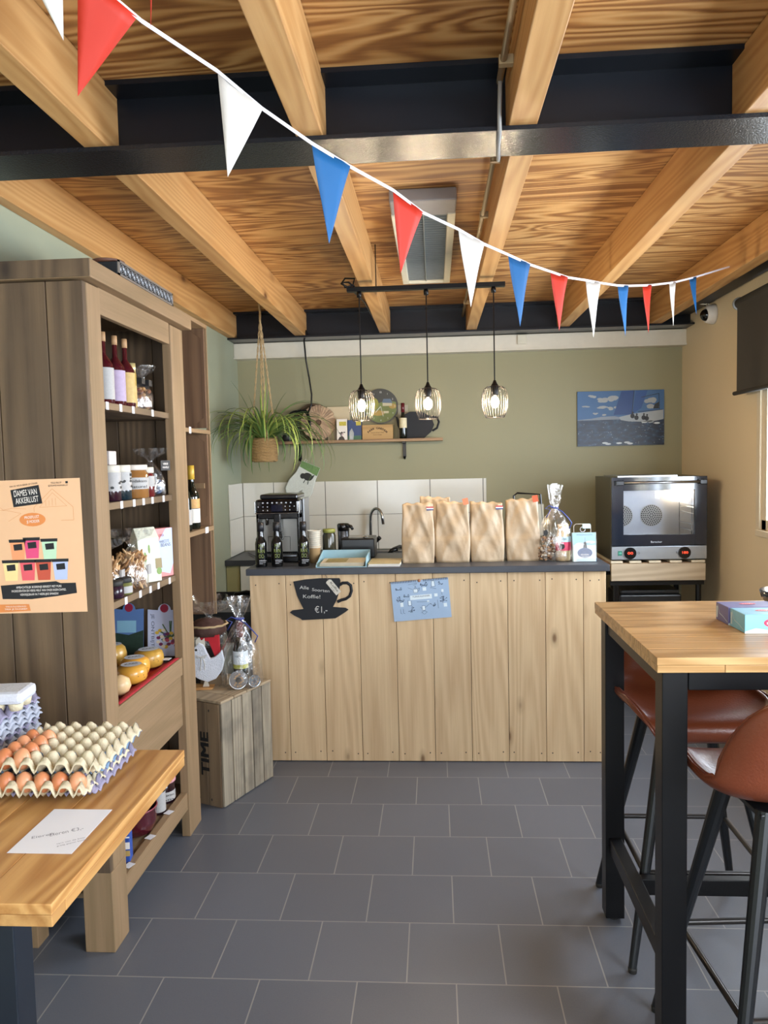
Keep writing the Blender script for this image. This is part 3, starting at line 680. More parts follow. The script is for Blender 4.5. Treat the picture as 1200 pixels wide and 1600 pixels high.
mb = MB(); g = f.at(0, 0, .0007); 
mb.text(g, 'Eieren', .040, .075, .012, 0, width=.045, a=.45); mb.text(g, 'Eieren \u20ac3,-', .085, .095, .016, 0, width=.07, a=.5)
mb.text(g, 'vers van de boer', .115, .055, .006, 0, width=.06, a=.55); mb.text(g, 'graag gepast betalen', .123, .047, .006, 0, width=.065, a=.55)
mb.build('handwriting', plain('pencil', '8f8f9a', .8), t)
# egg trays
PULP = plain('pulp_cream', 'cfc3a6', .85, var=.08, vs=60, bump=.25, bs=220)
PULPB = plain('pulp_blue', '6f8aa8', .85, var=.08, vs=60, bump=.25, bs=220)
PULPG = plain('pulp_lilac', '8d88a0', .85, var=.08, vs=60, bump=.25, bs=220)
PULPS = plain('pulp_grey', 'a9aebc', .85, var=.1, vs=60, bump=.25, bs=220)
PT = .0445; NX, NY = 6, 6
_tray = {}
def tray(label, mat, x, y, z, rz, name='egg_tray', group=None):
    """x, y: near left corner cup centre line; local grid of 6 x 6 cups"""
    S = 8; nx, ny = NX*S, NY*S
    if 'm' not in _tray:
        vs = []; idx = {}
        for j in range(-2, ny+3):
            for i in range(-2, nx+3):
                u = min(max(i, 0), nx)/S; v = min(max(j, 0), ny)/S
                cu = abs(math.cos(PI*u)); cv = abs(math.cos(PI*v))
                pk = (cu*cv)**1.6; cup = (1-cu)*(1-cv)
                edge = i <= 0 or j <= 0 or i >= nx or j >= ny
                h = .010 + .030*min(1, pk*1.5) - .009*cup + .007*max(cu, cv)
                if i <= 0 or i >= nx: h = .016+(h-.016)*.35
                if j <= 0 or j >= ny: h = .010+(h-.010)*.8
                ox = (i if i < 0 else (i-nx if i > nx else 0))*.0035; oy = (j if j < 0 else (j-ny if j > ny else 0))*.0035
                if i in (-2, nx+2) or j in (-2, ny+2): h -= .006
                idx[(i, j)] = len(vs); vs.append((u*PT+ox, v*PT+oy, h))
        fs = [(idx[(i, j)], idx[(i+1, j)], idx[(i+1, j+1)], idx[(i, j+1)]) for j in range(-2, ny+2) for i in range(-2, nx+2)]
        me = bpy.data.meshes.new('egg_tray'); me.from_pydata(vs, [], fs); me.polygons.foreach_set('use_smooth', [True]*len(me.polygons)); me.materials.append(PULP); _tray['m'] = me
    me = _tray['m']
    if mat is not PULP: me = me.copy(); me.materials[0] = mat
    o = bpy.data.objects.new(name, me); COL.objects.link(o); M = Matrix.Translation((x, y, z)) @ Matrix.Rotation(rz, 4, 'Z'); o.matrix_world = M; WM[o] = M
    q = o.modifiers.new('s', 'SOLIDIFY'); q.thickness = .0022; q.offset = 0
    return tag(o, label, 'egg tray', group)
tray('lilac grey egg tray at the bottom of the egg pile on the oak table', PULPG, -1.119, 1.772, .7605, .03)
low = tray('cream egg tray with one row of brown eggs, under the fuller pile', PULP, -1.128, 1.738, .7735, .015)
tray('blue egg tray between the two cream trays, only its rim showing', PULPB, -1.108, 1.792, .8085, .035)
up = tray('uppermost cream egg tray, half filled with brown eggs', PULP, -1.102, 1.764, .822, .01)
EGG = [plain('egg_a', 'c98258', .38, var=.09, vs=20), plain('egg_b', 'c0764c', .38, var=.09, vs=20), plain('egg_c', 'd3926a', .38, var=.09, vs=20)]
_egg = None
def egg(tr, i, j, label, tilt=.0, k=0):
    global _egg
    if _egg is None:
        _egg = [];
        for mt in EGG:
            o = MB().ball((0, 0, 0), .0205, .0205, .027, 20, egg=.10).build('egg', mt, smooth=True); _egg.append(o.data); bpy.data.objects.remove(o)
    o = bpy.data.objects.new('egg', _egg[k % 3]); COL.objects.link(o)
    M = WM[tr] @ Matrix.Translation(((i+.5)*PT, (j+.5)*PT, .037)) @ Matrix.Rotation(tilt, 4, 'X'); o.matrix_world = M; WM[o] = M
    tag(o, label, 'egg', 'brown eggs in the trays')
ordn = ['leftmost', 'second from left', 'third from left', 'fourth from left', 'fifth from left', 'rightmost']
for i in range(6):
    egg(low, i, 0, 'brown egg in the front row of the lower cream tray, %s' % ordn[i], .1, i)
for n, (i, j, s_) in enumerate([(0, 0, 'nearest row, leftmost'), (1, 0, 'nearest row, right one'), (0, 1, 'second row, leftmost'), (1, 1, 'second row, right one'), (0, 2, 'third row, left'), (1, 2, 'third row, right'), (0, 3, 'farthest filled row, left'), (1, 3, 'farthest filled row, right')]):
    egg(up, i, j, 'brown egg in the uppermost tray, ' + s_, random.uniform(-.2, .2), n+1)
for j in range(3):
    pass
# stack of empty pulp trays behind
for k in range(9):
    tray('grey pulp egg tray in the stack of empties, %s' % ('lowest', 'second from the bottom', 'third from the bottom', 'fourth from the bottom', 'middle one', 'fourth from the top', 'third from the top', 'second from the top', 'uppermost')[k], PULPS if k % 4 else PULPG, -1.45+.002*(k % 3), 1.862+.003*((k*7) % 4), .7605+.0155*k, .02*((k*5) % 3-1), group='stack of empty grey egg trays')
t = thing('egg_carton', 'closed pale egg carton on top of the stack of empty trays', 'egg carton', (-1.25, 1.99, .94))
T = Matrix.Translation((-1.28, 1.99, .94)) @ Matrix.Rotation(.12, 4, 'Z')
MB().box(-.15, .15, -.055, .055, 0, .035, M=T).build('lid', plain('carton_pale', 'c9ccd6', .8, bump=.2, bs=150), t, bevel=.012)
mb = MB()
for k in range(6):
    for s_ in (-1, 1): mb.lathe([(.016, 0), (.021, .022)], T @ Vector((-.122+k*.049, s_*.027, -.02)), 10)
mb.build('cups', PULP, t, smooth=True)

# ------------------------------------------------------------------ goods helper: bottles and jars
def bottle(label, c, r, h, glass, cap, lab=None, labc=None, name='bottle', cat='bottle', neck=.3, capn=.18, shoulder=.62, group=None, words=None, inkc=None, lz=(.12, .5), face=(0, -1)):
    c = Vector(c); t = thing(name, label, cat, c, 0, group)
    rn = r*neck
    MB().lathe([(0, 0), (r*.93, 0), (r, h*.02), (r, h*shoulder), (r*.93, h*(shoulder+.05)), (r*.6, h*(shoulder+.13)), (rn*1.1, h*(shoulder+.19)), (rn, h*(1-capn)), (rn, h*.985)], c, 20).build('glass', glass, t, smooth=True)
    MB().lathe([(rn*1.18, h*(1-capn)), (rn*1.22, h*(1-capn*.5)), (rn*1.18, h), (0, h)], c, 16).build('cap', cap, t, smooth=True)
    if lab:
        z0, z1 = h*lz[0], h*lz[1]
        o = MB().lathe([(r*1.015, z0), (r*1.015, z1)], c, 24, cap=False).build('label', lab, t, smooth=True)
        if words:
            a = math.atan2(face[1], face[0]); mb = MB()
            fr = Fr(c+Vector((math.cos(a)*r*1.03, math.sin(a)*r*1.03, 0)), (-math.sin(a), math.cos(a), 0), (0, 0, 1))
            n = len(words)
            for q, wd in enumerate(words): mb.text(fr, wd, 0, z1-(z1-z0)*(q+.7)/(n+.4), (z1-z0)*.6/n, .001, width=r*1.2)
            mb.build('lettering', inkc or INK, t)
    return t
def jar(label, c, r, h, fill, lid, lab=None, name='jar', cat='jar', group=None, lidh=.2, labz=(.2, .65), lidr=1., words=None, face=(.6, -.8)):
    c = Vector(c); t = thing(name, label, cat, c, 0, group); hb = h*(1-lidh)
    MB().lathe([(0, 0), (r*.94, 0), (r, h*.04), (r, hb*.88), (r*.86, hb*.97), (r*.86, hb)], c, 20).build('glass', fill, t, smooth=True)
    MB().lathe([(r*.9*lidr, hb), (r*.95*lidr, hb+.002), (r*.95*lidr, h*.98), (r*.9*lidr, h), (0, h)], c, 20).build('lid', lid, t, smooth=True)
    if lab:
        MB().lathe([(r*1.015, h*labz[0]), (r*1.015, h*labz[1])], c, 24, cap=False).build('label', lab, t, smooth=True)
        if words:
            a = math.atan2(face[1], face[0]); fr = Fr(c+Vector((math.cos(a)*r*1.04, math.sin(a)*r*1.04, 0)), (-math.sin(a), math.cos(a), 0), (0, 0, 1)); mb = MB()
            for q, wd in enumerate(words): mb.text(fr, wd, 0, h*labz[1]-h*(labz[1]-labz[0])*(q+.6)/len(words), h*(labz[1]-labz[0])*.5/len(words), .001, width=r*1.2)
            mb.build('lettering', INK, t)
    return t
def cello_bag(name, label, cat, c, rx, ry, h, neck=.7, flare=.35, parts=(), ribbon=None, mat=None, seed=1, tilt=0):
    rnd = random.Random(seed); c = Vector(c); t = thing(name, label, cat, c)
    ph = [rnd.uniform(0, 6) for _ in range(4)]
    def fn(a, z, i): return 1+.05*math.sin(5*a+ph[0]+z*20)+.04*math.sin(9*a+ph[1]-z*30)+.03*math.sin(15*a+ph[2])+(.14*math.sin(7*a+ph[3]) if z > h*neck*1.02 else 0)
    r = rx; prof = [(0, .002), (r*.95, .003), (r, h*.08), (r*1.02, h*.25), (r*.9, h*.42), (r*.62, h*.56), (r*.3, h*(neck-.05)), (r*.16, h*neck), (r*.3, h*(neck+.07)), (r*flare*1.1, h*(neck+.17)), (r*flare*1.3, h)]
    M = Matrix.Scale(ry/rx, 4, (0, 1, 0)); 
    w_ = MB().lathe(prof, c, 44, fn=fn, M=M, cap=False).build('wrap', mat or CELLO, t, smooth=True)
    if ribbon:
        mb = MB(); z = h*neck
        mb.tube([c+Vector((r*.2*math.cos(a*PI/6), r*.2*math.sin(a*PI/6), z)) for a in range(12)], .004, 6, closed=True)
        mb.tube([c+Vector(q) for q in ((0, -r*.2, z), (-r*.35, -r*.25, z+.012), (-r*.6, -r*.25, z-.002), (-r*.3, -r*.3, z-.01), (-r*.55, -r*.3, z-.05))], .0025, 6)
        mb.tube([c+Vector(q) for q in ((0, -r*.2, z), (r*.4, -r*.3, z-.02), (r*.75, -r*.35, z-.055), (r*.95, -r*.3, z-.08), (r*.8, -r*.3, z-.11))], .003, 6)
        mb.build('ribbon', ribbon, t, smooth=True)
    return t
def lumps(mb, c, rx, ry, h, n, s, seed=3, elong=1.):
    rnd = random.Random(seed)
    for _ in range(n):
        a = rnd.uniform(0, 2*PI); q = math.sqrt(rnd.random()); z = rnd.uniform(s, h-s)
        q2 = .9 if elong > 2 else 3
        M = Matrix.Rotation(rnd.uniform(-q2, q2), 4, 'X') @ Matrix.Rotation(rnd.uniform(-q2, q2), 4, 'Y')
        mb.mi = rnd.randrange(3); mb.ball((c[0]+math.cos(a)*q*rx, c[1]+math.sin(a)*q*ry, c[2]+z), s, s*.75, s*elong, 8, M=M)
    mb.mi = 0; return mb
AMB = plain('amber_glass', '3a1208', .08, coat=.4); DKG = plain('green_black_glass', '0b120d', .06, coat=.4); REDC = plain('syrup_red', '431018', .1, coat=.4)
NUTS = [plain('nut_brown', '7a4a2a', .6), plain('nut_red', '5b2318', .6), plain('nut_tan', 'a97f4f', .6)]
PAST = [plain('pasta_tan', 'c59a68', .6), plain('pasta_brown', 'ab7d4e', .6), plain('pasta_pale', 'd8b487', .6)]
LABW = plain('label_white', 'a9a7a5', .6, var=.12, vs=160); LABV = plain('label_lilac', 'a896b0', .6, var=.15, vs=80); LABG = plain('label_gold', 'b89a5a', .5, var=.2, vs=90)

# top shelf (surface z 1.793)
z = 1.7935
SY = 'syrup bottles on the top cabinet shelf'
for x, y, lb_, s_ in [(-1.125, 2.575, LABW, 'nearest the front post, white label'), (-1.12, 2.66, LABV, 'with lilac label, second along'), (-1.115, 2.735, LABG, 'with gold label, third along'), (-1.21, 2.64, LABW, 'behind the white labelled one'), (-1.21, 2.73, LABV, 'half hidden behind the gold labelled one')]:
    bottle('tall dark red syrup bottle on the top shelf, ' + s_, (x, y, z), .033, .245, REDC, plain('cork_tan', 'b08a62', .6), lb_, name='syrup_bottle', neck=.26, capn=.13, shoulder=.5, group=SY, lz=(.06, .5))
bottle('slim golden bottle beside the nut bags on the top shelf', (-1.115, 2.79, z), .018, .165, plain('gold_glass', 'a88c4a', .15, var=.3, vs=60), plain('gold_cap', 'd8c68a', .3, .4), LABG, neck=.75, capn=.2, shoulder=.75)
for x, y, s_, sd in [(-1.13, 2.86, 'left of the taller bag', 4), (-1.135, 2.945, 'taller one with black card', 5)]:
    t = cello_bag('nut_bag', 'clear bag of brown nuts on the top shelf, ' + s_, 'bag of nuts', (x, y, z), .038, .036, .175 if sd == 5 else .15, ribbon=None, seed=sd, flare=.9)
    lumps(MB(), (x, y, z), .03, .03, .09, 60, .009, sd).build('nuts', NUTS, t, smooth=True)
    MB().box(x-.002, x+.035, y-.02, y+.012, z+.095, z+.118).build('card', plain('black_card', '1b1b1e', .6), t)
# second shelf (z 1.458)
z = 1.4585
COW = plain('cow_print', 'dfe3ea', .5, var=.0)
def cowjar(label, x, y, r, h, fill):
    t = jar(label, (x, y, z), r, h, plain(fill[0], fill[1], .12, coat=.3), WHITE, LABW, lidh=.22, labz=(.28, .8), name='jam_jar', cat='jar', group='jars on the second cabinet shelf')
    mb = MB(); rnd = random.Random(int(y*1000))
    for k in range(9):
        a = rnd.uniform(-2.2, .9); zz = z+h*rnd.uniform(.34, .74); rr = r*1.03; p = Vector((x+math.cos(a)*rr, y+math.sin(a)*rr, zz))
        fr = Fr(p, (-math.sin(a), math.cos(a), 0), (0, 0, 1)); mb.disc(fr, 0, 0, rnd.uniform(.004, .008), rnd.uniform(.003, .006), .001, 7)
    mb.build('cow_spots', INK, t)
cowjar('jar with cow spotted label and white lid nearest the front post', -1.125, 2.585, .036, .125, ('jam_dark', '2c1420'))
cowjar('jar with cow spotted label, second from the front post', -1.12, 2.665, .036, .125, ('jam_teal', '14262e'))
MB_ = tag(MB().box(-1.16, -1.13, 2.60, 2.66, z+.1255, z+.175).build('small_box', plain('box_pale', 'cfc6c2', .5, var=.2, vs=80), loc=(-1.145, 2.63, z+.1255), bevel=.003), 'small pale printed box standing on the cow spotted jars', 'box')
jar('squat caramel coloured jar with white label and lid on the second shelf', (-1.125, 2.79, z), .055, .125, plain('caramel', '8a5f33', .15, coat=.3), plain('lid_cream', 'd9cfc4', .4), LABW, lidh=.16, labz=(.28, .62), words=('Pindakaas', 'Naturel'), group='jars on the second cabinet shelf')
jar('slim jar of red preserve with white label beside the caramel jar', (-1.12, 2.90, z), .033, .115, plain('jam_red', '5f1b1e', .12, coat=.3), WHITE, LABW, lidh=.2, labz=(.35, .7), group='jars on the second cabinet shelf')
t = cello_bag('sweets_bag', 'clear bag with black top card at the far end of the second shelf', 'bag', (-1.14, 3.01, z), .055, .045, .19, ribbon=None, seed=8, flare=.9, neck=.72)
lumps(MB(), (-1.14, 3.01, z), .04, .035, .10, 40, .01, 9).build('sweets', [plain('sweet_blue', '4c5f80', .4), plain('sweet_black', '1c1c20', .4), plain('sweet_white', 'cfd3d8', .4)], t, smooth=True)
fr = Fr((-1.09, 2.985, z+.10), (.35, .93, 0), (0, 0, 1)); MB().fbox(fr, 0, .055, 0, .04, 0, .002).build('card', plain('black_card', '1b1b1e', .6), t)
mb = MB(); mb.text(fr, 'VERSE', .027, .026, .008, .003, width=.03); mb.text(fr, 'WAFELS', .027, .012, .008, .003, width=.036); mb.build('lettering', PWH, t)
# third shelf (z 1.123)
z = 1.1235
for x, y, s_, cc in [(-1.115, 2.56, 'nearest the front post', '2a1626'), (-1.115, 2.635, 'olive coloured, second from the post', '6a6a3c')]:
    jar('low jar with dark lid on the third shelf, ' + s_, (x, y, z), .03, .06, plain('fill_'+cc, cc, .2), INK, LABW if cc[0] == '6' else None, lidh=.3, labz=(.1, .5), group='low jars on the third shelf')
for x, y, r, h, s_, sd in [(-1.18, 2.64, .055, .20, 'nearest the front post', 11), (-1.135, 2.765, .06, .22, 'tied with a bow in the middle of the shelf', 12)]:
    t = cello_bag('pasta_bag', 'clear bag of tan twisted pasta, ' + s_, 'bag of pasta', (x, y, z), r, r*.85, h, ribbon=None, seed=sd, flare=1., neck=.72)
    lumps(MB(), (x, y, z), r*.85, r*.7, h*.62, 190, .005, sd, elong=3.8).build('pasta', PAST, t, smooth=True)
    MB().box(x+r*.9, x+r*1.04, y-.0, y+.03, z+.05, z+.085).build('tag_card', LABW, t)
def packet(name, label, cat, c, w_, d_, h_, hx, rz, lean=0, top=.0, mat=None):
    T = Matrix.Translation(c) @ Matrix.Rotation(rz, 4, 'Z') @ Matrix.Rotation(lean, 4, 'X')
    t = thing(name, label, cat, c)
    vs = [T @ Vector(q) for q in ((-w_/2, -d_/2, 0), (w_/2, -d_/2, 0), (w_/2, d_/2, 0), (-w_/2, d_/2, 0), (-w_/2, -d_/2, h_*.8), (w_/2, -d_/2, h_*.8), (w_/2, d_/2, h_*.8), (-w_/2, d_/2, h_*.8), (-w_/2*.97, -d_*top/2, h_), (w_/2*.97, -d_*top/2, h_), (w_/2*.97, d_*top/2, h_), (-w_/2*.97, d_*top/2, h_))]
    fs = [(3, 2, 1, 0), (0, 1, 5, 4), (1, 2, 6, 5), (2, 3, 7, 6), (3, 0, 4, 7), (4, 5, 9, 8), (5, 6, 10, 9), (6, 7, 11, 10), (7, 4, 8, 11), (8, 9, 10, 11)]
    MB().add(vs, fs).build('packet', mat or plain('pk_'+hx, hx, .5, var=.08, vs=40), t, bevel=.003)
    R3 = T.to_3x3(); return t, Fr(T @ Vector((-w_/2, -d_/2, 0)), R3 @ Vector((1, 0, 0)), R3 @ Vector((0, 0, 1)))
t, fr = packet('flour_packet', 'cream white folded paper packet with green sprig print on the third shelf', 'packet', (-1.13, 2.90, z), .10, .05, .215, 'cfd0bd', 1.0, -.06, .1)
mb = MB(); mb.disc(fr, .09, .04, .012, .014, .001); mb.disc(fr, .03, .10, .006, .02, .001, 8); mb.disc(fr, .05, .13, .005, .018, .001, 8); mb.build('sprig_print', plain('print_green', '7f9a55', .6), t)
MB().rect(fr, .075, .105, .05, .09, .0008).build('print_window', plain('print_brown', '93835c', .6), t)
t, fr = packet('bean_packet', 'pink and pale blue packet of beans at the far end of the third shelf', 'packet', (-1.135, 3.04, z), .12, .04, .20, 'd98a88', 1.05, 0, 1.)
mb = MB(); mb.poly(fr, [(.03, .03), (.1, .01), (.118, .05), (.118, .198), (.085, .198), (.055, .16), (.035, .12)], .0008); mb.build('print', plain('print_blue', 'b9c4e0', .5), t)
mb = MB(); mb.text(fr, 'LIMA', .06, .17, .012, .0012, width=.03); mb.build('lettering', plain('ink_red', '8c2433', .5), t); mb = MB(); mb.text(fr, 'HARICOTS', .075, .145, .012, .0012, width=.05); mb.text(fr, 'BEANS', .082, .13, .014, .0012, width=.05); mb.build('lettering', INK, t)
t, fr = packet('tea_box', 'olive green box standing at the back of the third shelf', 'box', (-1.31, 2.80, z), .12, .06, .23, '7a7430', 1.2, 0, 1.)
t, fr = packet('tea_box', 'dark plum box standing at the back of the third shelf behind the pasta', 'box', (-1.31, 2.62, z), .12, .06, .20, '2b1c28', 1.2, 0, 1.)

# cheeses on the red cloth (surface z .75)
z = .7505
t = MB(); S = 16; vs = []
for i in range(S+1):
    for j in range(21):
        x = -1.38+.308*i/S; y = 2.46+.60*j/20; zz = .757+.003*math.sin(i*1.1+j*.7)
        if x > -1.095: zz = .7785
        elif x > -1.13: zz += (x+1.13)/.035*.022
        vs.append((x, y, zz))
o = t.add(vs, [(i*21+j, (i+1)*21+j, (i+1)*21+j+1, i*21+j+1) for i in range(S) for j in range(20)]).build('red_cloth', plain('bandana_red', 'a81e2c', .75, var=.12, vs=50), smooth=True, solid=.0012, loc=(-1.2, 2.75, .757))
tag(o, 'red printed cloth spread under the cheeses', 'cloth')
mb = MB(); rnd = random.Random(5); fr = Fr((0, 0, .7625), (1, 0, 0), (0, 1, 0))
for k in range(60): mb.disc(fr, -1.13-rnd.random()*.10, 2.50+rnd.random()*.14, .003, .0022, .0004, 6)
o2 = mb.build('print', PWH, o)
CH = [plain('cheese_gold', 'd29a3c', .3, var=.08, vs=12, coat=.3), plain('cheese_herb', 'b98f3c', .35, var=.25, vs=70, coat=.2), plain('cheese_orange', 'e0a23e', .28, var=.06, vs=12, coat=.3)]
LBC = plain('cheese_label', 'c7cbd0', .5, var=.3, vs=70)
def cheese(label, c, r, h, m_, tilt=0, flip=0, lab=True):
    M = Matrix.Translation(c) @ Matrix.Rotation(tilt, 4, 'Y') @ Matrix.Rotation(flip, 4, 'X')
    t = thing('cheese_wheel', label, 'cheese', c, 0, 'small farm cheeses on the red cloth')
    MM = M
    pr = [(0, 0), (r*.62, 0), (r*.88, h*.1), (r, h*.35), (r, h*.62), (r*.9, h*.86), (r*.68, h*.98), (0, h)]
    mb = MB(); n = 28; vs = []
    for (q, zz) in pr:
        for k in range(n): a = 2*PI*k/n; vs.append(MM @ Vector((q*math.cos(a), q*math.sin(a), zz)))
    mb.add(vs, [(i*n+k, i*n+(k+1) % n, (i+1)*n+(k+1) % n, (i+1)*n+k) for i in range(len(pr)-1) for k in range(n)]); mb.build('cheese', m_, t, smooth=True)
    if lab:
        fr = Fr(MM @ Vector((0, 0, h*1.005)), MM.to_3x3() @ Vector((1, 0, 0)), MM.to_3x3() @ Vector((0, 1, 0)))
        o = MB().disc(fr, 0, 0, r*.66, z=.001, n=24).build('label', LBC, t)
        mb = MB(); mb.text(fr, 'KAAS', 0, 0, r*.3, .002, width=r*.8, a=.6); mb.build('lettering', INK, t)
    rnd = random.Random(int(c[1]*999)); mb = MB()
    for k in range(9):
        a = rnd.uniform(-2.6, .6); zz = h*rnd.uniform(.3, .65); p = MM @ Vector((r*math.cos(a), r*math.sin(a), zz)); d = MM.to_3x3() @ Vector((math.cos(a), math.sin(a), 0)); u = MM.to_3x3() @ Vector((-math.sin(a), math.cos(a), 0))
        mb.disc(Fr(p, u, d.cross(u)), 0, 0, .002, .0015, .0012, 6)
    mb.build('spice_specks', INK, t)
cheese('golden spiced cheese wheel at the front of the red cloth', (-1.155, 2.765, .7625), .058, .07, CH[0])
cheese('orange yellow cheese wheel directly behind the front wheel', (-1.185, 2.87, .7625), .058, .07, CH[2])
cheese('green flecked herb cheese wheel farthest along the cloth', (-1.175, 2.99, .7625), .06, .072, CH[1])
cheese('golden cheese wheel leaning on edge, nearest the front post', (-1.29, 2.72, .768), .056, .062, CH[2], tilt=1.15)
cheese('orange cheese wheel leaning on edge behind the nearest leaning wheel', (-1.34, 2.83, .768), .056, .062, CH[2], tilt=1.1)
cheese('herb cheese wheel lying at the back beside the tulip card', (-1.31, 2.955, .7625), .056, .10, CH[1])
MBx = MB().lathe([(0, 0), (.028, .004), (.04, .03), (.034, .055), (.012, .068), (0, .07)], (-1.14, 2.62, .7625), 20)
tag(MBx.build('small_cheese', plain('cheese_cream', 'd9b888', .4), smooth=True, loc=(-1.14, 2.62, .7625)), 'small cream coloured round cheese at the near end of the red cloth', 'cheese')
def card(label, c, w_, h_, rz, kind):
    T = Matrix.Translation(c) @ Matrix.Rotation(rz, 4, 'Z') @ Matrix.Rotation(-.12, 4, 'X'); R3 = T.to_3x3()
    fr = Fr(T @ Vector((-w_/2, 0, 0)), R3 @ Vector((1, 0, 0)), R3 @ Vector((0, 0, 1))); t = thing('display_card', label, 'card', c)
    pts = [(0, 0), (w_, 0), (w_, h_)] + [(w_/2+.028*math.cos(a*PI/8), h_-.004+.028*math.sin(a*PI/8)) for a in range(0, 9)] + [(0, h_)]
    MB().prism(fr, pts, -.002, 0).build('board', plain('card_'+kind, 'c6cbe2' if kind == 'tulip' else '5f7fb4', .4, var=.05), t)
    mb = MB(); mb.disc(fr, w_/2, h_+.004, .018, z=.0008); mb.build('seal', plain('seal_red', '9c2540', .4), t)
    rnd = random.Random(3)
    if kind == 'tulip':
        mb = MB()
        for k in range(14):
            a = rnd.uniform(0, 2*PI); cx, cy = w_*.68, h_*.5; mb.line(fr, [(cx, cy-.02), (cx+.05*math.cos(a), cy+.05*math.sin(a))], .005, .0006)
        mb.build('leaves', plain('leaf_print', '4d6b45', .5), t)
        for hx, n in (('7a2f55', 7), ('d8b23e', 6), ('e8d9c0', 6), ('b8455c', 6), ('5b3f7c', 4)):
            mb = MB()
            for k in range(n): a = rnd.uniform(0, 2*PI); q = rnd.uniform(.01, .055); mb.disc(fr, min(w_-.01, w_*.62+q*math.cos(a)), h_*.42+q*.9*math.sin(a), .009, .007, .0009+.0001*k, 10)
            mb.build('tulips', plain('tulip_'+hx, hx, .5), t)
        mb = MB(); mb.text(fr, 'JE ONTBIJT', .022, h_*.55, .014, .0009, width=h_*.7, a=-PI/2); mb.build('lettering', plain('ink_slate', '4d5468', .5), t)
    else:
        MB().poly(fr, [(0, 0), (w_, 0), (w_, h_*.55), (w_*.5, h_*.45), (0, h_*.5)], .0008).build('landscape', plain('land', '2d4034', .5, var=.4, vs=60), t)
        MB().rect(fr, w_*.1, w_*.75, h_*.5, h_*.75, .001).build('cheese_print', plain('pale_print', '8fc0d8', .5), t)
card('standing cheese card printed with a tulip bunch and red seal', (-1.17, 3.155, .7625), .145, .20, .03, 'tulip')
card('standing blue landscape card with red seal, half hidden by the post', (-1.325, 3.15, .7625), .13, .205, .0, 'blue')
o = thing('price_card', 'small white price card lying on the red cloth, far end', 'price card', (-1.105, 3.0, .79)); MB().box(-1.118, -1.09, 2.985, 3.02, .789, .7905).build('card', TAG, o)

# bottom shelf (z .182)
z = .1825
DKJ = plain('jam_black', '231018', .15, coat=.3); CHK = plain('gingham', 'd79aa0', .7, var=.4, vs=160)
jar('dark jam jar with white label and gingham cap on the bottom shelf', (-1.15, 3.03, z), .045, .10, DKJ, CHK, LABW, lidh=.16, labz=(.12, .5), lidr=1.14, words=('Boeren', 'Jam'), group='jam jars on the bottom cabinet shelf')
jar('dark jam jar standing on top of the gingham capped jar', (-1.15, 3.03, z+.1005), .044, .10, DKJ, CHK, LABW, lidh=.16, labz=(.12, .6), lidr=1.1, group='jam jars on the bottom cabinet shelf')
jar('slim gingham capped jar beside the maroon bowl on the bottom shelf', (-1.135, 2.92, z), .030, .12, DKJ, CHK, LABW, lidh=.2, labz=(.1, .75), lidr=1.14, group='jam jars on the bottom cabinet shelf')
MAR = plain('maroon_glaze', '4a1620', .12, coat=.5)
for k, s_ in enumerate(('lower one of the pair', 'stacked inside the lower one')):
    t = thing('glazed_bowl', 'maroon glazed bowl on the bottom shelf, ' + s_, 'bowl', (-1.17, 2.76, z+.055*k), 0, 'maroon bowls on the bottom shelf')
    c = (-1.17, 2.76, z+.0005+k*.075); r = .085-.006*k
    MB().lathe([(0, 0), (r*.62, 0), (r*.85, .01), (r, .05), (r, .095), (r*1.03, .10), (r*.97, .10), (r*.93, .05), (r*.5, .008), (0, .006)], c, 30).build('bowl', MAR, t, smooth=True)
    MB().tube([(c[0]+r*1.02*math.cos(a*PI/15), c[1]+r*1.02*math.sin(a*PI/15), c[2]+.10) for a in range(30)], .003, 6, closed=True).build('rim', plain('rim_rose', '8e4650', .15), t, smooth=True)
t, fr = packet('salt_box', 'blue and white carton behind the front post on the bottom shelf', 'carton', (-1.13, 2.545, z), .07, .05, .16, '2c4fa0', .2, 0, 1.)
mb = MB(); mb.rect(fr, 0, .07, .055, .08); mb.rect(fr, .0, .07, .095, .10); mb.text(fr, 'ZOUT', .035, .125, .018, .001, width=.05); mb.build('print', PWH, t); MB().rect(fr, 0, .07, .03, .05).build('print', LABG, t)

# wine on the crate shelf
bottle('dark wine bottle with yellow capsule on the crate shelf', (-1.168, 3.60, 1.2705), .037, .305, DKG, plain('capsule_yellow', 'c9a43c', .4), plain('label_cream', 'ded9cf', .6), name='wine_bottle', neck=.38, capn=.22, shoulder=.5, lz=(.1, .32))
MB().lathe([(.0377, .10), (.0377, .145)], (-1.168, 3.60, 1.2705), 24, cap=False).build('label_band', plain('label_orange', 'c79a5c', .6, var=.25, vs=90), [o for o in bpy.data.objects if o.name.startswith('wine_bottle') and o.type == 'EMPTY'][0], smooth=True)
t = thing('wine_bottle', 'second wine bottle mostly hidden behind the cabinet post', 'bottle', (-1.168, 3.475, 1.2705)); c = Vector((-1.168, 3.475, 1.2705))
MB().lathe([(0, 0), (.036, 0), (.037, .01), (.037, .15), (.03, .18), (.014, .215), (.014, .29)], c, 20).build('glass', DKG, t, smooth=True); MB().lathe([(.0375, .03), (.0375, .1)], c, 20, cap=False).build('label', LABW, t)

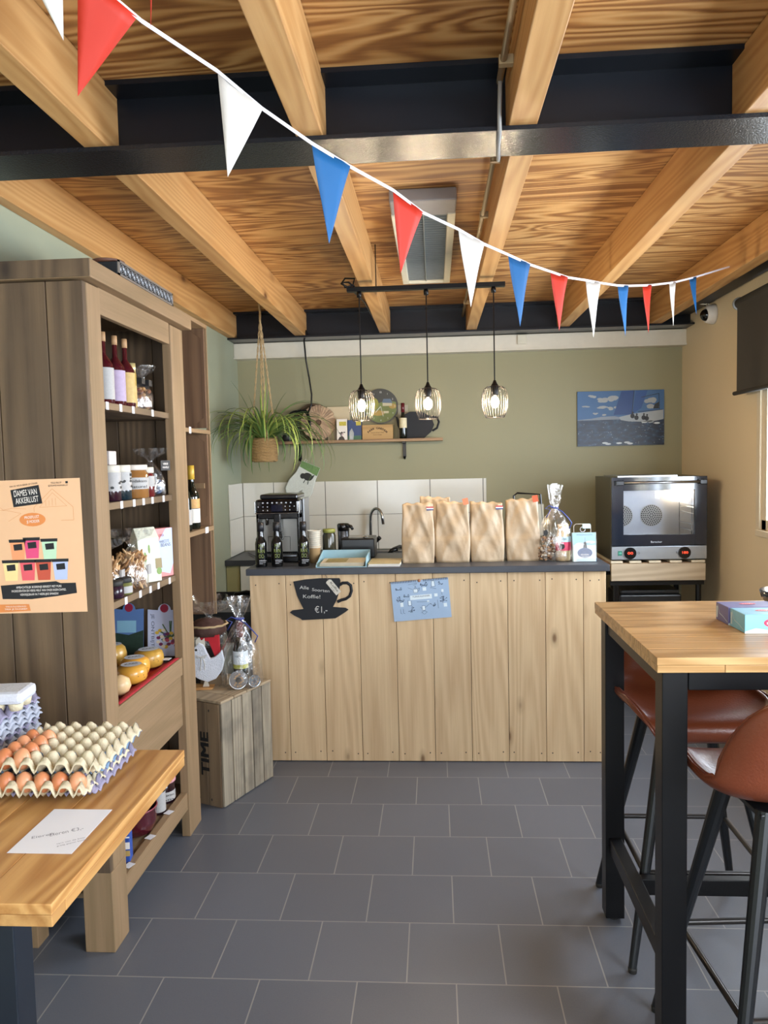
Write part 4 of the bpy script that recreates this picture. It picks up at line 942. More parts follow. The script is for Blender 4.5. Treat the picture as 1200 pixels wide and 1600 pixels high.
# ------------------------------------------------------------------ things on the serving counter (top z 1.03)
z = 1.0305
GREENY = plain('label_olive_text', '8c9a4e', .5)
for x, y, s_ in [(-.925, 3.975, 'leftmost on the counter'), (-.842, 3.985, 'in front of the coffee machine spout'), (-.70, 3.985, 'beside the paper cup stack')]:
    bottle('slim black oil bottle with olive lettering, ' + s_, (x, y, z), .031, .235, plain('bottle_black', '0c0d0e', .12, coat=.5), plain('cap_black', '1c1c20', .45), None, name='oil_bottle', neck=.5, capn=.2, shoulder=.52, group='black oil bottles on the counter')
    t = [o for o in bpy.data.objects if o.type == 'EMPTY'][-1]
    t = [o for o in bpy.data.objects if o.get('label', '').startswith('slim black oil bottle') and o['label'].endswith(s_)][0]
    fr = Fr((x+.004, y-.0325, z), (1, 0, 0), (0, 0, 1)); mb = MB()
    for q, wd in enumerate(('MO', 'RAN', 'DO')): mb.text(fr, wd, .004, .112-q*.027, .021, .001, width=.026 if len(wd) < 3 else .034)
    mb.build('lettering', GREENY, t)
    mb = MB(); mb.rect(fr, -.008, .03, .034, .037); mb.rect(fr, -.008, .026, .026, .028); mb.rect(fr, -.008, .012, .018, .02); mb.build('small_print', TAG, t)
# coffee machine
cm = thing('coffee_machine', 'black and grey bean-to-cup coffee machine behind the oil bottles', 'coffee machine', (-.875, 4.3, z))
x0, x1, y0, y1 = -1.0+.035, -.748+.02, 4.17, 4.46
x0, x1 = -.998, -.752
CB = plain('machine_black', '0e0f12', .25, coat=.3); CG = plain('machine_grey', '8b8f93', .35, .5); CS = plain('machine_steel', 'b5b3ab', .35, .25)
mb = MB(); mb.box(x0, x1, 4.27, y1, z, z+.31); mb.box(x0, x0+.018, 4.19, 4.27, z, z+.27); mb.box(x1-.018, x1, 4.19, 4.27, z, z+.27); mb.box(x0, x1, 4.19, 4.27, z+.235, z+.27)
mb.build('body', CB, cm, bevel=.006)
B(x0+.018, x1-.018, 4.262, 4.272, z+.045, z+.236).build('niche_panel', CS, cm)
mb = MB(); fr = Fr((x0, 4.2615, z), (1, 0, 0), (0, 0, 1)); mb.line(fr, [(.05, .05), (.05, .13), (.175, .13), (.175, .05)], .002, .001); mb.build('panel_groove', CB, cm)
B(x0, x1, 4.175, 4.30, z+.268, z+.345).build('control_panel', plain('panel_gloss', '07080c', .08, coat=.6), cm, bevel=.012)
mb = MB(); mb.fbox(Fr((x0, 4.176, z), (1, 0, 0), (0, 0, 1)), -.001, .247, .266, .271, -.01, .004); mb.fbox(Fr((x0, 4.176, z), (1, 0, 0), (0, 0, 1)), -.003, .002, .27, .335, -.01, .003); mb.fbox(Fr((x0, 4.176, z), (1, 0, 0), (0, 0, 1)), .244, .249, .27, .335, -.01, .003); mb.build('trim_ring', CHROME, cm, bevel=.002)
fr = Fr((x0, 4.1745, z), (1, 0, 0), (0, 0, 1)); mb = MB()
for k in range(7): mb.disc(fr, .045+k*.026, .327, .005, .004, .0006, 10)
for k, (a, b) in enumerate([(.018, .305), (.045, .305), (.07, .305), (.17, .307), (.195, .307), (.22, .307), (.045, .285), (.07, .285), (.17, .287), (.195, .287)]): mb.disc(fr, a, b, .003, .003, .0006, 8)
mb.build('touch_icons', plain('icon_white', 'b8bcc4', .5, emit='b8bcc4', es=.05), cm)
MB().rect(fr, .09, .155, .279, .316, .0007).build('display', plain('display_navy', '0a1024', .15), cm)
mb = MB(); mb.box(x0+.02, x1-.012, 4.21, 4.44, z+.345, z+.372); mb.build('bean_hopper_lid', plain('hopper_black', '17181a', .2, coat=.4), cm, bevel=.008)
mb = MB(); mb.box(x0+.10, x0+.14, 4.18, 4.26, z+.16, z+.268); mb.box(x0+.095, x0+.145, 4.185, 4.235, z+.115, z+.165); mb.build('coffee_spout', CB, cm, bevel=.005)
MB().tube([(x0+.055, 4.22, z+.268), (x0+.055, 4.22, z+.20)], .009, 12).build('milk_nozzle', CHROME, cm, smooth=True)
mb = MB(); mb.box(x0-.0, x1, 4.13, 4.27, z, z+.032); mb.build('drip_tray', CB, cm, bevel=.006)
mb = MB()
for k in range(18): mb.box(x0+.02+k*.0118, x0+.025+k*.0118, 4.145, 4.255, z+.032, z+.036)
mb.box(x0+.015, x1-.015, 4.14, 4.144, z+.032, z+.038); mb.build('drip_grate', STEELB, cm)
MB().box(x1, x1+.012, 4.28, 4.45, z+.06, z+.345).build('side_cover', CG, cm, bevel=.004)
MB().box(x0-.012, x0, 4.30, 4.455, z+.02, z+.315).build('side_cover', plain('side_blue_grey', '767d80', .4), cm, bevel=.006)
t = thing('power_cord', 'black power cord hanging down beside the coffee machine', 'cord', (-1.06, 4.6, .905))
MB().tube([(-1.012, 4.47, 1.15), (-1.04, 4.49, 1.18), (-1.08, 4.53, 1.12), (-1.10, 4.58, .99), (-1.12, 4.85, .93), (-1.15, 5.25, .915), (-1.3, 5.4, .91), (-1.4, 5.6, .91)], .0055, 6).build('cord', BLACK, t, smooth=True)
# paper cups
t = thing('paper_cup_stack', 'stack of white paper cups beside the right oil bottle', 'cups', (-.662, 4.11, z))
for k in range(9):
    c = (-.662, 4.11, z+.075+.011*k)
    MB().lathe([(.031-.0, .0), (.036, .0105), (.0375, .012), (.036, .0135)], c, 24, cap=False).build('cup', WHITE, t, smooth=True)
MB().lathe([(0, .0), (.026, 0), (.0345, .086), (.036, .09)], (-.662, 4.11, z), 24).build('bottom_cup', plain('kraft_cup', 'a98a60', .6), t, smooth=True)
# jars behind
t = jar('clear storage jar with olive lid behind the paper cups', (-.60, 4.26, z), .038, .17, plain('jar_dark', '3b3a2e', .1, coat=.4), plain('lid_olive', '8f9448', .4), lidh=.12, name='storage_jar')
t = thing('pump_flask', 'black pump flask with spout beside the storage jar', 'flask', (-.535, 4.40, z))
MB().lathe([(0, 0), (.032, 0), (.034, .01), (.034, .15), (.028, .16)], (-.535, 4.40, z), 20).build('body', plain('flask_steel', '5a5c60', .25, .7), t, smooth=True)
MB().lathe([(.035, .145), (.037, .18), (.03, .188), (0, .19)], (-.535, 4.40, z), 20).build('lid', CB, t, smooth=True)
MB().tube([(-.52, 4.38, z+.18), (-.485, 4.36, z+.172), (-.475, 4.355, z+.155)], [.012, .01, .008], 8).build('spout', CB, t, smooth=True)
t = thing('toaster', 'flat black toaster behind the pale blue folder', 'toaster', (-.44, 4.36, z))
B(-.535, -.345, 4.26, 4.46, z, z+.112).build('body', plain('toaster_black', '101113', .3), t, bevel=.008)
B(-.50, -.385, 4.33, 4.345, z+.1125, z+.115).build('slot', CS, t); B(-.50, -.385, 4.38, 4.395, z+.1125, z+.115).build('slot', CS, t)
MB().ball((-.40, 4.30, z+.116), .012, .012, .006).build('knob', CHROME, t, smooth=True)
# blue leaflet folder
t = thing('leaflet_tray', 'pale blue folding tray holding leaflets on the counter', 'tray', (-.49, 4.0, z)); BL = plain('folder_blue', '8fb3c0', .5)
mb = MB(); mb.box(-.623, -.36, 3.90, 4.16, z, z+.003); mb.box(-.623, -.36, 4.157, 4.16, z+.003, z+.062)
mb.prism(Fr((-.362, 0, 0), (0, 1, 0), (0, 0, 1)), [(3.90, z+.003), (4.16, z+.003), (4.16, z+.062), (3.93, z+.05), (3.90, z+.02)], -.0015, .0015)
mb.prism(Fr((-.622, 0, 0), (0, 1, 0), (0, 0, 1)), [(3.90, z+.003), (4.16, z+.003), (4.16, z+.062), (3.90, z+.012)], -.0015, .0015)
mb.build('tray', BL, t)
mb = MB()
for k in range(6):
    T = Matrix.Translation((-.49, 4.02, z+.004+k*.003)) @ Matrix.Rotation(random.uniform(-.05, .05), 4, 'Z'); mb.box(-.115, .115, -.105, .10, 0, .0022, M=T)
mb.build('leaflets', plain('leaflet', 'c9bfa6', .5, var=.15, vs=40), t)
mb = MB(); fr = Fr((-.49, 4.02, z+.0218), (1, 0, 0), (0, 1, 0)); mb.rect(fr, -.09, .02, -.07, .07, .0012); mb.build('leaflet_print', plain('leaflet_print', '9a8a4d', .5, var=.4, vs=70), t)
t = thing('magazine_pile', 'small pile of leaflets lying beside the blue tray', 'leaflets', (-.27, 4.03, z))
for k in range(4):
    T = Matrix.Translation((-.268, 4.02, z+.004*k)) @ Matrix.Rotation(.03*(k % 3-1), 4, 'Z')
    MB().box(-.083, .083, -.105, .105, 0, .0036, M=T).build('leaflet', [PAPER, plain('leaflet', 'c9bfa6', .5, var=.15, vs=40)][k % 2] if k < 3 else plain('leaflet_gold', 'b5a274', .4, var=.3, vs=50), t)

# kraft paper bags
KR = plain('kraft_paper', 'b39c7e', .5, var=.06, vs=30, bump=.15, bs=25)
def kraft(label, x, y, w_, d_, h_, seed, sticker=None, lean=0):
    rnd = random.Random(seed); nx, nz = 18, 26; tri = lambda q: abs((q % 2)-1)-.5; T = Matrix.Translation((x, y, z)) @ Matrix.Rotation(lean, 4, 'Z')
    t = thing('paper_bag', label, 'paper bag', (x, y, z), 0, 'kraft paper bags on the counter')
    per = []  # perimeter points in unit coordinates
    for i in range(nx): per.append((-1+2*i/nx, -1))
    for i in range(6): per.append((1, -1+2*i/6))
    for i in range(nx): per.append((1-2*i/nx, 1))
    for i in range(6): per.append((-1, 1-2*i/6))
    n = len(per); vs = []; pa = [rnd.uniform(0, 6) for _ in range(6)]
    for j in range(nz+1):
        v = j/nz; tw = .93+.07*math.sin(PI*min(1, v*1.3)); td = 1-.55*v**1.5
        for k, (a, b) in enumerate(per):
            px = a*w_/2*tw; py = b*d_/2*td
            if abs(a) > .99 and abs(b) < .99: px -= math.copysign((1-abs(b))*.022*min(1, v*3), a)      # gusset
            py += (.010*tri(1.3*a+2.1*v+pa[0])+.008*tri(3.1*v-1.7*a+pa[1])+.006*tri(3.7*a+4.3*v+pa[2])*v+.004*tri(7*v+5*a*a+pa[3]))*(1 if abs(b) > .9 else .3)*(1 if j else .3)
            if b < 0: py -= .006*(1-abs(a))+(.004 if v < .42 else 0)
            if b < 0 and v < .45: py -= .008*(1-abs(a))*(1-v/.45)
            zz = h_*v + (.004*math.sin(9*a+pa[3]) + .006*a*math.sin(pa[4]) if j == nz else 0)
            vs.append(T @ Vector((px+lean*0, py, zz)))
    fs = [q for j in range(nz) for k in range(n) for q in (((j*n+k, j*n+(k+1) % n, (j+1)*n+k), (j*n+(k+1) % n, (j+1)*n+(k+1) % n, (j+1)*n+k)) if (j*5+k*3+seed) % 3 else ((j*n+k, j*n+(k+1) % n, (j+1)*n+(k+1) % n), (j*n+k, (j+1)*n+(k+1) % n, (j+1)*n+k)))] + [tuple(range(n))[::-1]]
    MB().add(vs, fs).build('bag', KR, t, smooth=True, solid=.0012)
    fr = Fr(T @ Vector((0, -d_/2*.5-.009, h_)), T.to_3x3() @ Vector((1, 0, 0)), (0, 0, 1))
    if sticker == 'flag':
        for q, hx in enumerate(('c23a3a', 'e6e4e2', '2b3f7a')):
            MB().fbox(fr, w_*.27, w_*.48, -.024-.0065*q, -.0175-.0065*q, -.001, .0022).build('flag_sticker', plain('flag_'+hx, hx, .5), t)
    elif sticker:
        f2 = fr.rot(.2)
        MB().fbox(f2, w_*.3, w_*.46, -.028, .006, -.001, .0022).build('sticker', plain('sticker_'+sticker, sticker, .5), t)
    return t
kraft('kraft paper bag with a small flag sticker, leftmost on the counter', -.093, 4.085, .175, .11, .315, 1, 'flag')
kraft('kraft paper bag with a dull orange sticker, second from the left', .092, 4.10, .185, .11, .318, 2, 'd9825a', -.04)
kraft('kraft paper bag with a flag sticker, third from the left', .272, 4.11, .18, .11, .312, 3, 'flag', .03)
kraft('kraft paper bag with a bright orange sticker, rightmost on the counter', .462, 4.12, .178, .11, .325, 4, 'f0562c')
kraft('kraft paper bag standing behind the two left bags', .0, 4.30, .18, .10, .335, 5, None)
# dark basket behind the bags
t = thing('wire_rack', 'black framed rack standing behind the rightmost paper bag', 'rack', (.56, 4.40, z))
MB().tube([(.45, 4.40, z+.004), (.45, 4.40, z+.33), (.47, 4.40, z+.345), (.60, 4.40, z+.335), (.625, 4.40, z+.004)], .006, 6).build('frame', BLACK, t)
B(.46, .618, 4.395, 4.405, z+.10, z+.28).build('panel', plain('rack_panel', '8a8576', .5), t)
# gift bag
gb = cello_bag('gift_bag', 'tall cellophane gift bag with blue ribbon at the right of the counter', 'gift bag', (.628, 4.06, z), .088, .062, .40, ribbon=plain('ribbon_blue', '3a4a8c', .4), seed=21, flare=.32, neck=.70)
lumps(MB(), (.588, 4.06, z), .042, .038, .13, 150, .008, 7).build('nut_mix', [plain('mix_brown', '6b4a32', .5), plain('mix_white', 'cfc4b4', .5), plain('mix_tan', 'a07850', .5)], gb, smooth=True)
MB().lathe([(0, 0), (.036, 0), (.038, .01), (.038, .11), (.034, .125), (.026, .165), (.03, .19)], (.668, 4.045, z+.002), 20).build('pasta_pouch', plain('pouch_cream', 'cdb48a', .4, var=.15, vs=60), gb, smooth=True)
MB().lathe([(.0395, .055), (.0395, .10)], (.668, 4.045, z+.002), 24, cap=False).build('pink_label', plain('label_pink', 'cf3d5d', .5), gb, smooth=True)
MB().lathe([(.0395, .10), (.0395, .128)], (.668, 4.045, z+.002), 24, cap=False).build('pale_label', plain('label_pale_blue', 'b5ccd4', .5), gb, smooth=True)
fr = Fr((.66, 4.004, z), (1, 0, 0), (0, 0, 1)); mb = MB(); mb.text(fr, 'FARM', .002, .117, .009, .001, width=.034); mb.build('lettering', INK, gb)
MB().disc(Fr((.655, 4.003, z), (1, 0, 0), (0, 0, 1)), 0, .08, .015, z=.002).build('round_seal', INK, gb); MB().disc(Fr((.57, 3.985, z), (1, 0, 0), (0, 0, 1)), 0, .155, .011, .015, z=.002).build('round_seal', INK, gb)
MB().fbox(Fr((.612, 4.05, z), (1, 0, 0), (0, 0, 1)), 0, .03, .385, .408, 0, .002).build('price_sticker', TAG, gb)
# leaflet stand
t = thing('card_stand', 'acrylic stand with a light blue windmill card at the right end of the counter', 'card stand', (.77, 4.02, z))
f = Fr((.715, 3.985, z+.002), (1, 0, 0), (0, -.12, 1)); f = Fr((.715, 3.985, z+.002), (1, 0, 0), (0, .10, 1))
MB().fbox(f, -.005, .113, 0, .15, -.03, -.002).build('card', plain('card_sky', '8cc3dc', .35), t)
mb = MB(); mb.rect(f, -.003, .111, .0, .085, .0004); mb.disc(f, .035, .085, .03, .014, .0005); mb.disc(f, .085, .10, .025, .008, .0005); mb.build('cloud_print', plain('print_cloud', 'd5e6ee', .4), t)
mb = MB(); mb.poly(f, [(.046, .065), (.068, .065), (.063, .098), (.057, .104), (.051, .098)], .001); mb.line(f, [(.03, .095), (.085, .095)], .0015, .001); mb.line(f, [(.057, .075), (.057, .125)], .0015, .001); mb.build('windmill_print', plain('print_mill', '4a5866', .5), t)
MB().disc(f, .055, .045, .038, .026, .0011).build('bowl_print', plain('print_bowl', '5d6c8c', .4, var=.3, vs=90), t)
mb = MB(); mb.text(f, 'MOLENKAAS', .055, .138, .006, .0012, width=.08); mb.build('lettering', plain('print_slate', '3e5a70', .5), t)
mb = MB(); mb.text(f, 'KRUIDEN', .055, .035, .008, .0014, width=.04); mb.text(f, '& SPECERIJEN', .055, .024, .006, .0014, width=.05); mb.build('lettering', PWH, t)
AC = clear('acrylic', lo=.1, hi=.16, scale=3, bump=0, rough=.03)
MB().fbox(f, -.008, .116, 0, .152, .001, .003).build('acrylic_front', AC, t); B(.707, .832, 3.975, 4.05, z, z+.003).build('acrylic_base', AC, t)
mb = MB(); mb.tube([f.p(*q) for q in ((.005, .15, -.02), (.005, .185, -.02), (.015, .195, -.02), (.085, .195, -.02), (.092, .188, -.02), (.092, .15, -.02))], .0014, 5); mb.build('hanger', WHITE, t)
mb = MB(); mb.tube([f.p(.05+.013*math.cos(a*PI/6), .167+.013*math.sin(a*PI/6), -.02) for a in range(12)], .0015, 5, closed=True); mb.build('ring', CHROME, t)
MB().fbox(f, .05, .09, .172, .195, -.02, -.018).build('price_sticker', plain('tag_blue', 'bfe0ec', .5), t)

# things hung on the counter front
t = thing('chalkboard_cup', 'black cup-shaped chalkboard reading Alle Soorten Koffie hung on the counter', 'sign', (-.61, 3.895, .77))
f = Fr((-.767, 3.8985, .757), (1, 0, 0), (0, 0, 1)); K = .312/1050
def q_(x, y): return ((x-10)*K, (830-y)*K)
cup = [(92, 145), (290, 112), (560, 92), (905, 95), (922, 130), (912, 230), (890, 350), (850, 470), (780, 600), (900, 612), (1000, 618), (1050, 650), (1000, 690), (890, 760), (820, 800), (600, 812), (230, 828), (200, 800), (90, 745), (15, 690), (60, 655), (260, 632), (215, 540), (150, 390)]
mb = MB(); mb.prism(f, [q_(*a) for a in cup][::-1], 0, .006)
hp = [(905, 215), (960, 180), (1040, 178), (1100, 225), (1112, 320), (1080, 410), (1010, 460), (930, 480), (860, 510)]
mb.build('board', plain('chalkboard_black', '15181e', .7), t)
MB().tube([f.p(*q_(*a), .003) for a in hp], .0085, 6).build('handle', plain('chalkboard_black', '15181e', .7), t)
mb = MB(); mb.text(f, 'Alle', *q_(285, 255), .018, .0066, width=.048, a=-.08); mb.text(f, 'Soorten', *q_(575, 305), .016, .0066, width=.092, a=-.1); mb.text(f, 'Koffie!', *q_(410, 415), .019, .0066, width=.09, a=-.04)
mb.text(f, '\u20ac1,-', *q_(570, 650), .034, .0066, width=.066, a=-.02); mb.build('chalk_lettering', CHALK, t)
t = thing('swing_tag', 'white handwritten tag hanging on a string over the chalkboard cup', 'tag', (-.56, 3.885, .93))
g = Fr(f.p(*q_(800, 250), .0085), (1, 0, 0), (0, 0, 1)).rot(-.90)
MB().prism(g, [(-.042, -.016), (.042, -.016), (.042, .016), (-.038, .016), (-.046, .008), (-.046, -.008)], -.0005, .0008).build('card', WHITE, t)
mb = MB(); mb.text(g, 'Koffie', 0, .004, .012, .0012, width=.06); mb.text(g, 'to go', .006, -.009, .006, .0012, width=.03); mb.build('lettering', INK, t)
MB().tube([g.p(-.042, 0, .001), f.p(*q_(680, 60), .006), f.p(*q_(640, 0), .012)], .0012, 5).build('string', plain('string', '6b655c', .8), t)
t = thing('wall_calendar', 'light blue spiral-bound garden calendar pinned to the counter front', 'calendar', (-.08, 3.89, .75))
f = Fr((-.221, 3.8975, .745), (1, 0, .075), (-.075, 0, 1)).at(.0, 0); CW, CHh = .297, .205
MB().fbox(f, 0, CW, 0, CHh, 0, .004).build('sheet', plain('calendar_blue', '9fb7d2', .55, var=.04), t)
mb = MB()
for k in range(34):
    if abs(k-16.5) > 2: mb.fbox(f, .006+k*.0086, .009+k*.0086, CHh-.008, CHh+.003, -.001, .006)
mb.build('spiral', plain('spiral_dark', '4a5060', .4, .5), t)
def c_(x, y): return ((x-15)/1090*CW*1.04, (905-y)/740*CHh)
mb = MB(); mb.rect(f, *[c_(345, 0)[0], c_(740, 0)[0]], c_(0, 525)[1], c_(0, 440)[1], .0046)
for (a, b, c, d) in ((420, 330, 490, 390), (585, 305, 650, 370), (755, 200, 805, 300), (785, 440, 845, 495), (155, 560, 210, 640), (305, 540, 350, 620), (550, 655, 600, 730), (940, 630, 1000, 700), (920, 370, 960, 420), (645, 555, 685, 590)):
    mb.rect(f, c_(a, 0)[0], c_(c, 0)[0], c_(0, d)[1], c_(0, b)[1], .0046)
mb.build('white_print', plain('calendar_white', 'dbe8ee', .5), t)
mb = MB(); CI = plain('calendar_ink', '44526a', .6)
rnd = random.Random(9)
for (cx, cy, r, n) in ((615, 250, 60, 9), (165, 500, 65, 10), (945, 560, 65, 10), (345, 700, 60, 10), (280, 440, 45, 6), (745, 640, 45, 6), (150, 300, 50, 6), (920, 250, 40, 5)):
    for k in range(n):
        a = rnd.uniform(0, 2*PI); mb.line(f, [c_(cx, cy+20), c_(cx+r*math.cos(a), cy+r*.8*math.sin(a))], .0013, .0048)
        mb.disc(f, *c_(cx+r*math.cos(a), cy+r*.8*math.sin(a)), .003, .0022, .0048, 6)
for pts in (((320, 290), (400, 330)), ((490, 330), (530, 310), (525, 350), (490, 375)), ((415, 325), (495, 325), (490, 392), (420, 392), (415, 325)), ((440, 325), (455, 265), (475, 325)), ((330, 235), (480, 215), (480, 235), (420, 250)), ((745, 305), (760, 200), (800, 200), (820, 305), (745, 305)), ((720, 320), (830, 350)), ((460, 570), (690, 580)), ((600, 690), (690, 620)), ((545, 650), (600, 650), (600, 735), (550, 735), (545, 650)), ((510, 670), (540, 700)), ((835, 560), (840, 720)), ((150, 680), (150, 760), (180, 770)), ((200, 680), (200, 760), (230, 770)), ((300, 520), (300, 630), (360, 630), (360, 540)), ((920, 420), (930, 470)), ((530, 770), (580, 745), (630, 770), (580, 810), (530, 770))):
    mb.line(f, [c_(*q) for q in pts], .0014, .0048)
mb.text(f, 'TUINKALENDER', *c_(545, 470), .008, .0052, width=.09, a=0); mb.build('garden_drawings', CI, t)
MB().lathe([(0, -.004), (.008, -.003), (.008, .003), (0, .004)], f.p(.148, .203, .006), 12, M=Matrix.Rotation(PI/2, 4, 'X')).build('pin', plain('pin_wood', 'b07a5a', .5), t, smooth=True)
t = thing('tea_towel', 'pale blue tea towel hanging at the right side of the counter', 'towel', (.875, 4.3, .9))
MB().prism(Fr((.862, 4.28, .70), (0, 1, 0), (0, 0, 1)), [(-.02, 0), (.20, .02), (.12, .28), (.04, .28)], 0, .012).build('cloth', plain('towel', 'b9cdd6', .8), t)

# ------------------------------------------------------------------ rear wall shelf with decorations
t = tag(SHELF := thing('wall_shelf', 'long wooden wall shelf on black brackets on the olive wall', 'shelf', (-.56, 5.7, 1.72)), 'long wooden wall shelf on black brackets on the olive wall', 'shelf')
B(-1.19, .066, 5.60, 5.798, 1.715, 1.735).build('board', SHELFW, t, bevel=.002)
for x in (-1.02, -.222):
    mb = MB(); mb.box(x-.012, x+.012, 5.786, 5.798, 1.60, 1.714); mb.box(x-.012, x+.012, 5.64, 5.798, 1.703, 1.7145); mb.tube([(x, 5.79, 1.60), (x, 5.775, 1.592), (x, 5.765, 1.60)], .009, 8)
    mb.build('bracket', BLACK, t)
z = 1.7355
f = Fr((0, 5.70, z), (1, 0, 0), (0, 0, 1))
t = thing('slatted_disc', 'round decoration of radiating driftwood pieces on the wall shelf', 'decoration', (-.87, 5.70, z))
cx, cz, R = -.855, z+.135, .132
mb = MB(); rnd = random.Random(4)
for k in range(34):
    a = 2*PI*k/34; r1 = R*rnd.uniform(.93, 1.0); ff = Fr((cx, 5.675, cz), (math.cos(a), 0, math.sin(a)), (-math.sin(a), 0, math.cos(a)))
    mb.prism(ff, [(.022, -.002), (r1, -.0105), (r1, .0105), (.022, .002)], -rnd.uniform(.006, .012), .008)
mb.build('slats', wood('driftwood', '9a7f66', 'b59a7d', 'X', knots=0, tone=.2, rough=.8), t)
MB().tube([(cx, 5.66, cz), (cx, 5.70, cz)], .019, 12).build('core', plain('core_brown', '5a4030', .7), t)
t = thing('wicker_wreath', 'dark wicker wreath leaning behind the driftwood disc', 'wreath', (-.93, 5.74, z))
for rr, xx in ((.135, -.90), (.12, -.895)):
    MB().tube([(xx+rr*math.cos(a*PI/16), 5.745+.004*math.sin(a*3), z+.142+rr*math.sin(a*PI/16)) for a in range(32)], .008, 6, closed=True).build('hoop', plain('wicker_dark', '5c4a38', .8, var=.3, vs=90), t, smooth=True)
o = tag(MB().fbox(Fr((-.80, 5.77, z), (1, 0, 0), (0, 0, 1)), 0, .17, 0, .255, 0, .008).build('pale_board', plain('board_cream', 'c3b392', .6), loc=(-.72, 5.77, z), bevel=.001), 'plain cream board leaning on the wall behind the left pendant shade', 'board')
def carton(label, x0, w_, h_, hx, draw, name='milk_carton'):
    t = thing(name, label, 'carton', (x0+w_/2, 5.66, z), 0)
    B(x0, x0+w_, 5.63, 5.69, z, z+h_).build('carton', plain('ct_'+hx, hx, .45), t, bevel=.002)
    g = Fr((x0, 5.6295, z), (1, 0, 0), (0, 0, 1)); draw(t, g); return t
def dr1(t, g):
    mb = MB(); mb.rect(g, .02, .072, .105, .135); mb.build('yellow_print', plain('print_yellow', 'b8a83a', .5, var=.3, vs=90), t)
    mb = MB(); mb.disc(g, .038, .045, .010, .016); mb.disc(g, .022, .052, .007, .004); mb.disc(g, .056, .056, .008, .004); mb.poly(g, [(.008, 0), (.06, 0), (.052, .02), (.04, .03), (.02, .022)], .0008); mb.build('cow_print', plain('print_cowbrown', '3e3430', .6), t)
    mb = MB(); mb.disc(g, .041, .04, .005, .011, .0012, 10); mb.build('muzzle_print', plain('print_pinkish', 'c9b4b4', .6), t)
def dr2(t, g):
    mb = MB(); mb.poly(g, [(.01, 0), (.04, 0), (.045, .05), (.03, .085), (.012, .06)], .0008); mb.build('cow_print', plain('print_cowgrey', '9fa3a0', .6, var=.4, vs=50), t)
    mb = MB(); mb.rect(g, .0, .1, .0, .03, .0005); mb.build('meadow_print', plain('print_meadow', '3f6148', .6), t)
    mb = MB(); mb.rect(g, .062, .098, .105, .14, .0008); mb.build('yellow_print', plain('print_yellow', 'b8a83a', .5, var=.3, vs=90), t)
carton('white carton printed with a cow and yellow block on the wall shelf', -.715, .078, .155, 'ddd4c8', dr1)
carton('dark blue carton printed with a cow under the left pendant', -.632, .102, .145, '263a66', dr2)
t = thing('wooden_plaque', 'small wooden crate plaque lettered GARDEN in an arc on the wall shelf', 'plaque', (-.41, 5.66, z))
B(-.525, -.30, 5.62, 5.72, z, z+.105).build('box', wood('plaque_wood', 'a3804f', 'b8955f', 'X', knots=0, rough=.6), t, bevel=.002)
mb = MB(); g = Fr((-.413, 5.6195, z), (1, 0, 0), (0, 0, 1)); s_ = 'PARK GARDEN'
for k, ch in enumerate(s_):
    if ch != ' ': a = (k-5)*.135; [mb.text(g, ch, .105*math.sin(a)+q*.0012, .080-.105*(1-math.cos(a))*1.2, .015, .001+q*.0002, a=-a*.9) for q in (-1, 0, 1)]
mb.text(g, 'Nursery & Farm Made', 0, .048, .008, .001, width=.095); mb.text(g, 'Country Shoppe', 0, .032, .008, .001, width=.065); mb.build('lettering', plain('ink_brown', '3a2a18', .7), t)
z2 = z
# clock
t = thing('wall_clock', 'round black clock with a painted farmhouse scene on the olive wall', 'clock', (-.395, 5.79, 1.99))
MB().tube([(-.395, 5.798, 1.985), (-.395, 5.775, 1.985)], .132, 40).build('case', plain('clock_black', '22241f', .4), t)
g = Fr((-.395, 5.7745, 1.985), (1, 0, 0), (0, 0, 1))
MB().poly(g, [(.122*math.cos(a), .122*math.sin(a)) for a in [PI+.25-.0+k*(PI-.5+.0)/14 for k in range(15)][::1]] + [(.116, .03), (.05, .045), (-.03, .02), (-.10, .05), (-.118, .03)], .0008).build('meadow', plain('clock_meadow', '6f7a45', .6, var=.25, vs=40), t)
mb = MB(); mb.disc(g, -.055, .02, .04, .045, .0012); mb.build('tree', plain('clock_tree', '8f8d3d', .6, var=.3, vs=60), t)
mb = MB(); mb.disc(g, -.02, -.05, .05, .02, .0011); mb.disc(g, .09, -.0, .028, .02, .0011); mb.build('path', plain('clock_ochre', 'a88c48', .6, var=.2, vs=60), t)
mb = MB(); mb.rect(g, .015, .085, .002, .026, .0014); mb.rect(g, .02, .06, -.052, -.036, .0014); mb.build('farm_walls', plain('clock_wall', 'c3bda0', .6), t)
MB().poly(g, [(.01, .026), (.09, .022), (.075, .055), (.022, .055)], .0016).build('farm_roof', plain('clock_roof', '5d6f84', .6), t)
mb = MB()
for k in range(12):
    a = PI/2-k*PI/6; mb.text(g, str(k if k else 12), .105*math.cos(a), .105*math.sin(a), .013, .0018)
mb.build('numerals', plain('clock_white', 'd5d5cf', .5), t)
mb = MB(); mb.line(g, [(0, 0), (-.04, -.045)], .004, .003); mb.line(g, [(0, 0), (.018, -.075)], .003, .003); mb.build('hands', plain('clock_white', 'd5d5cf', .5), t)
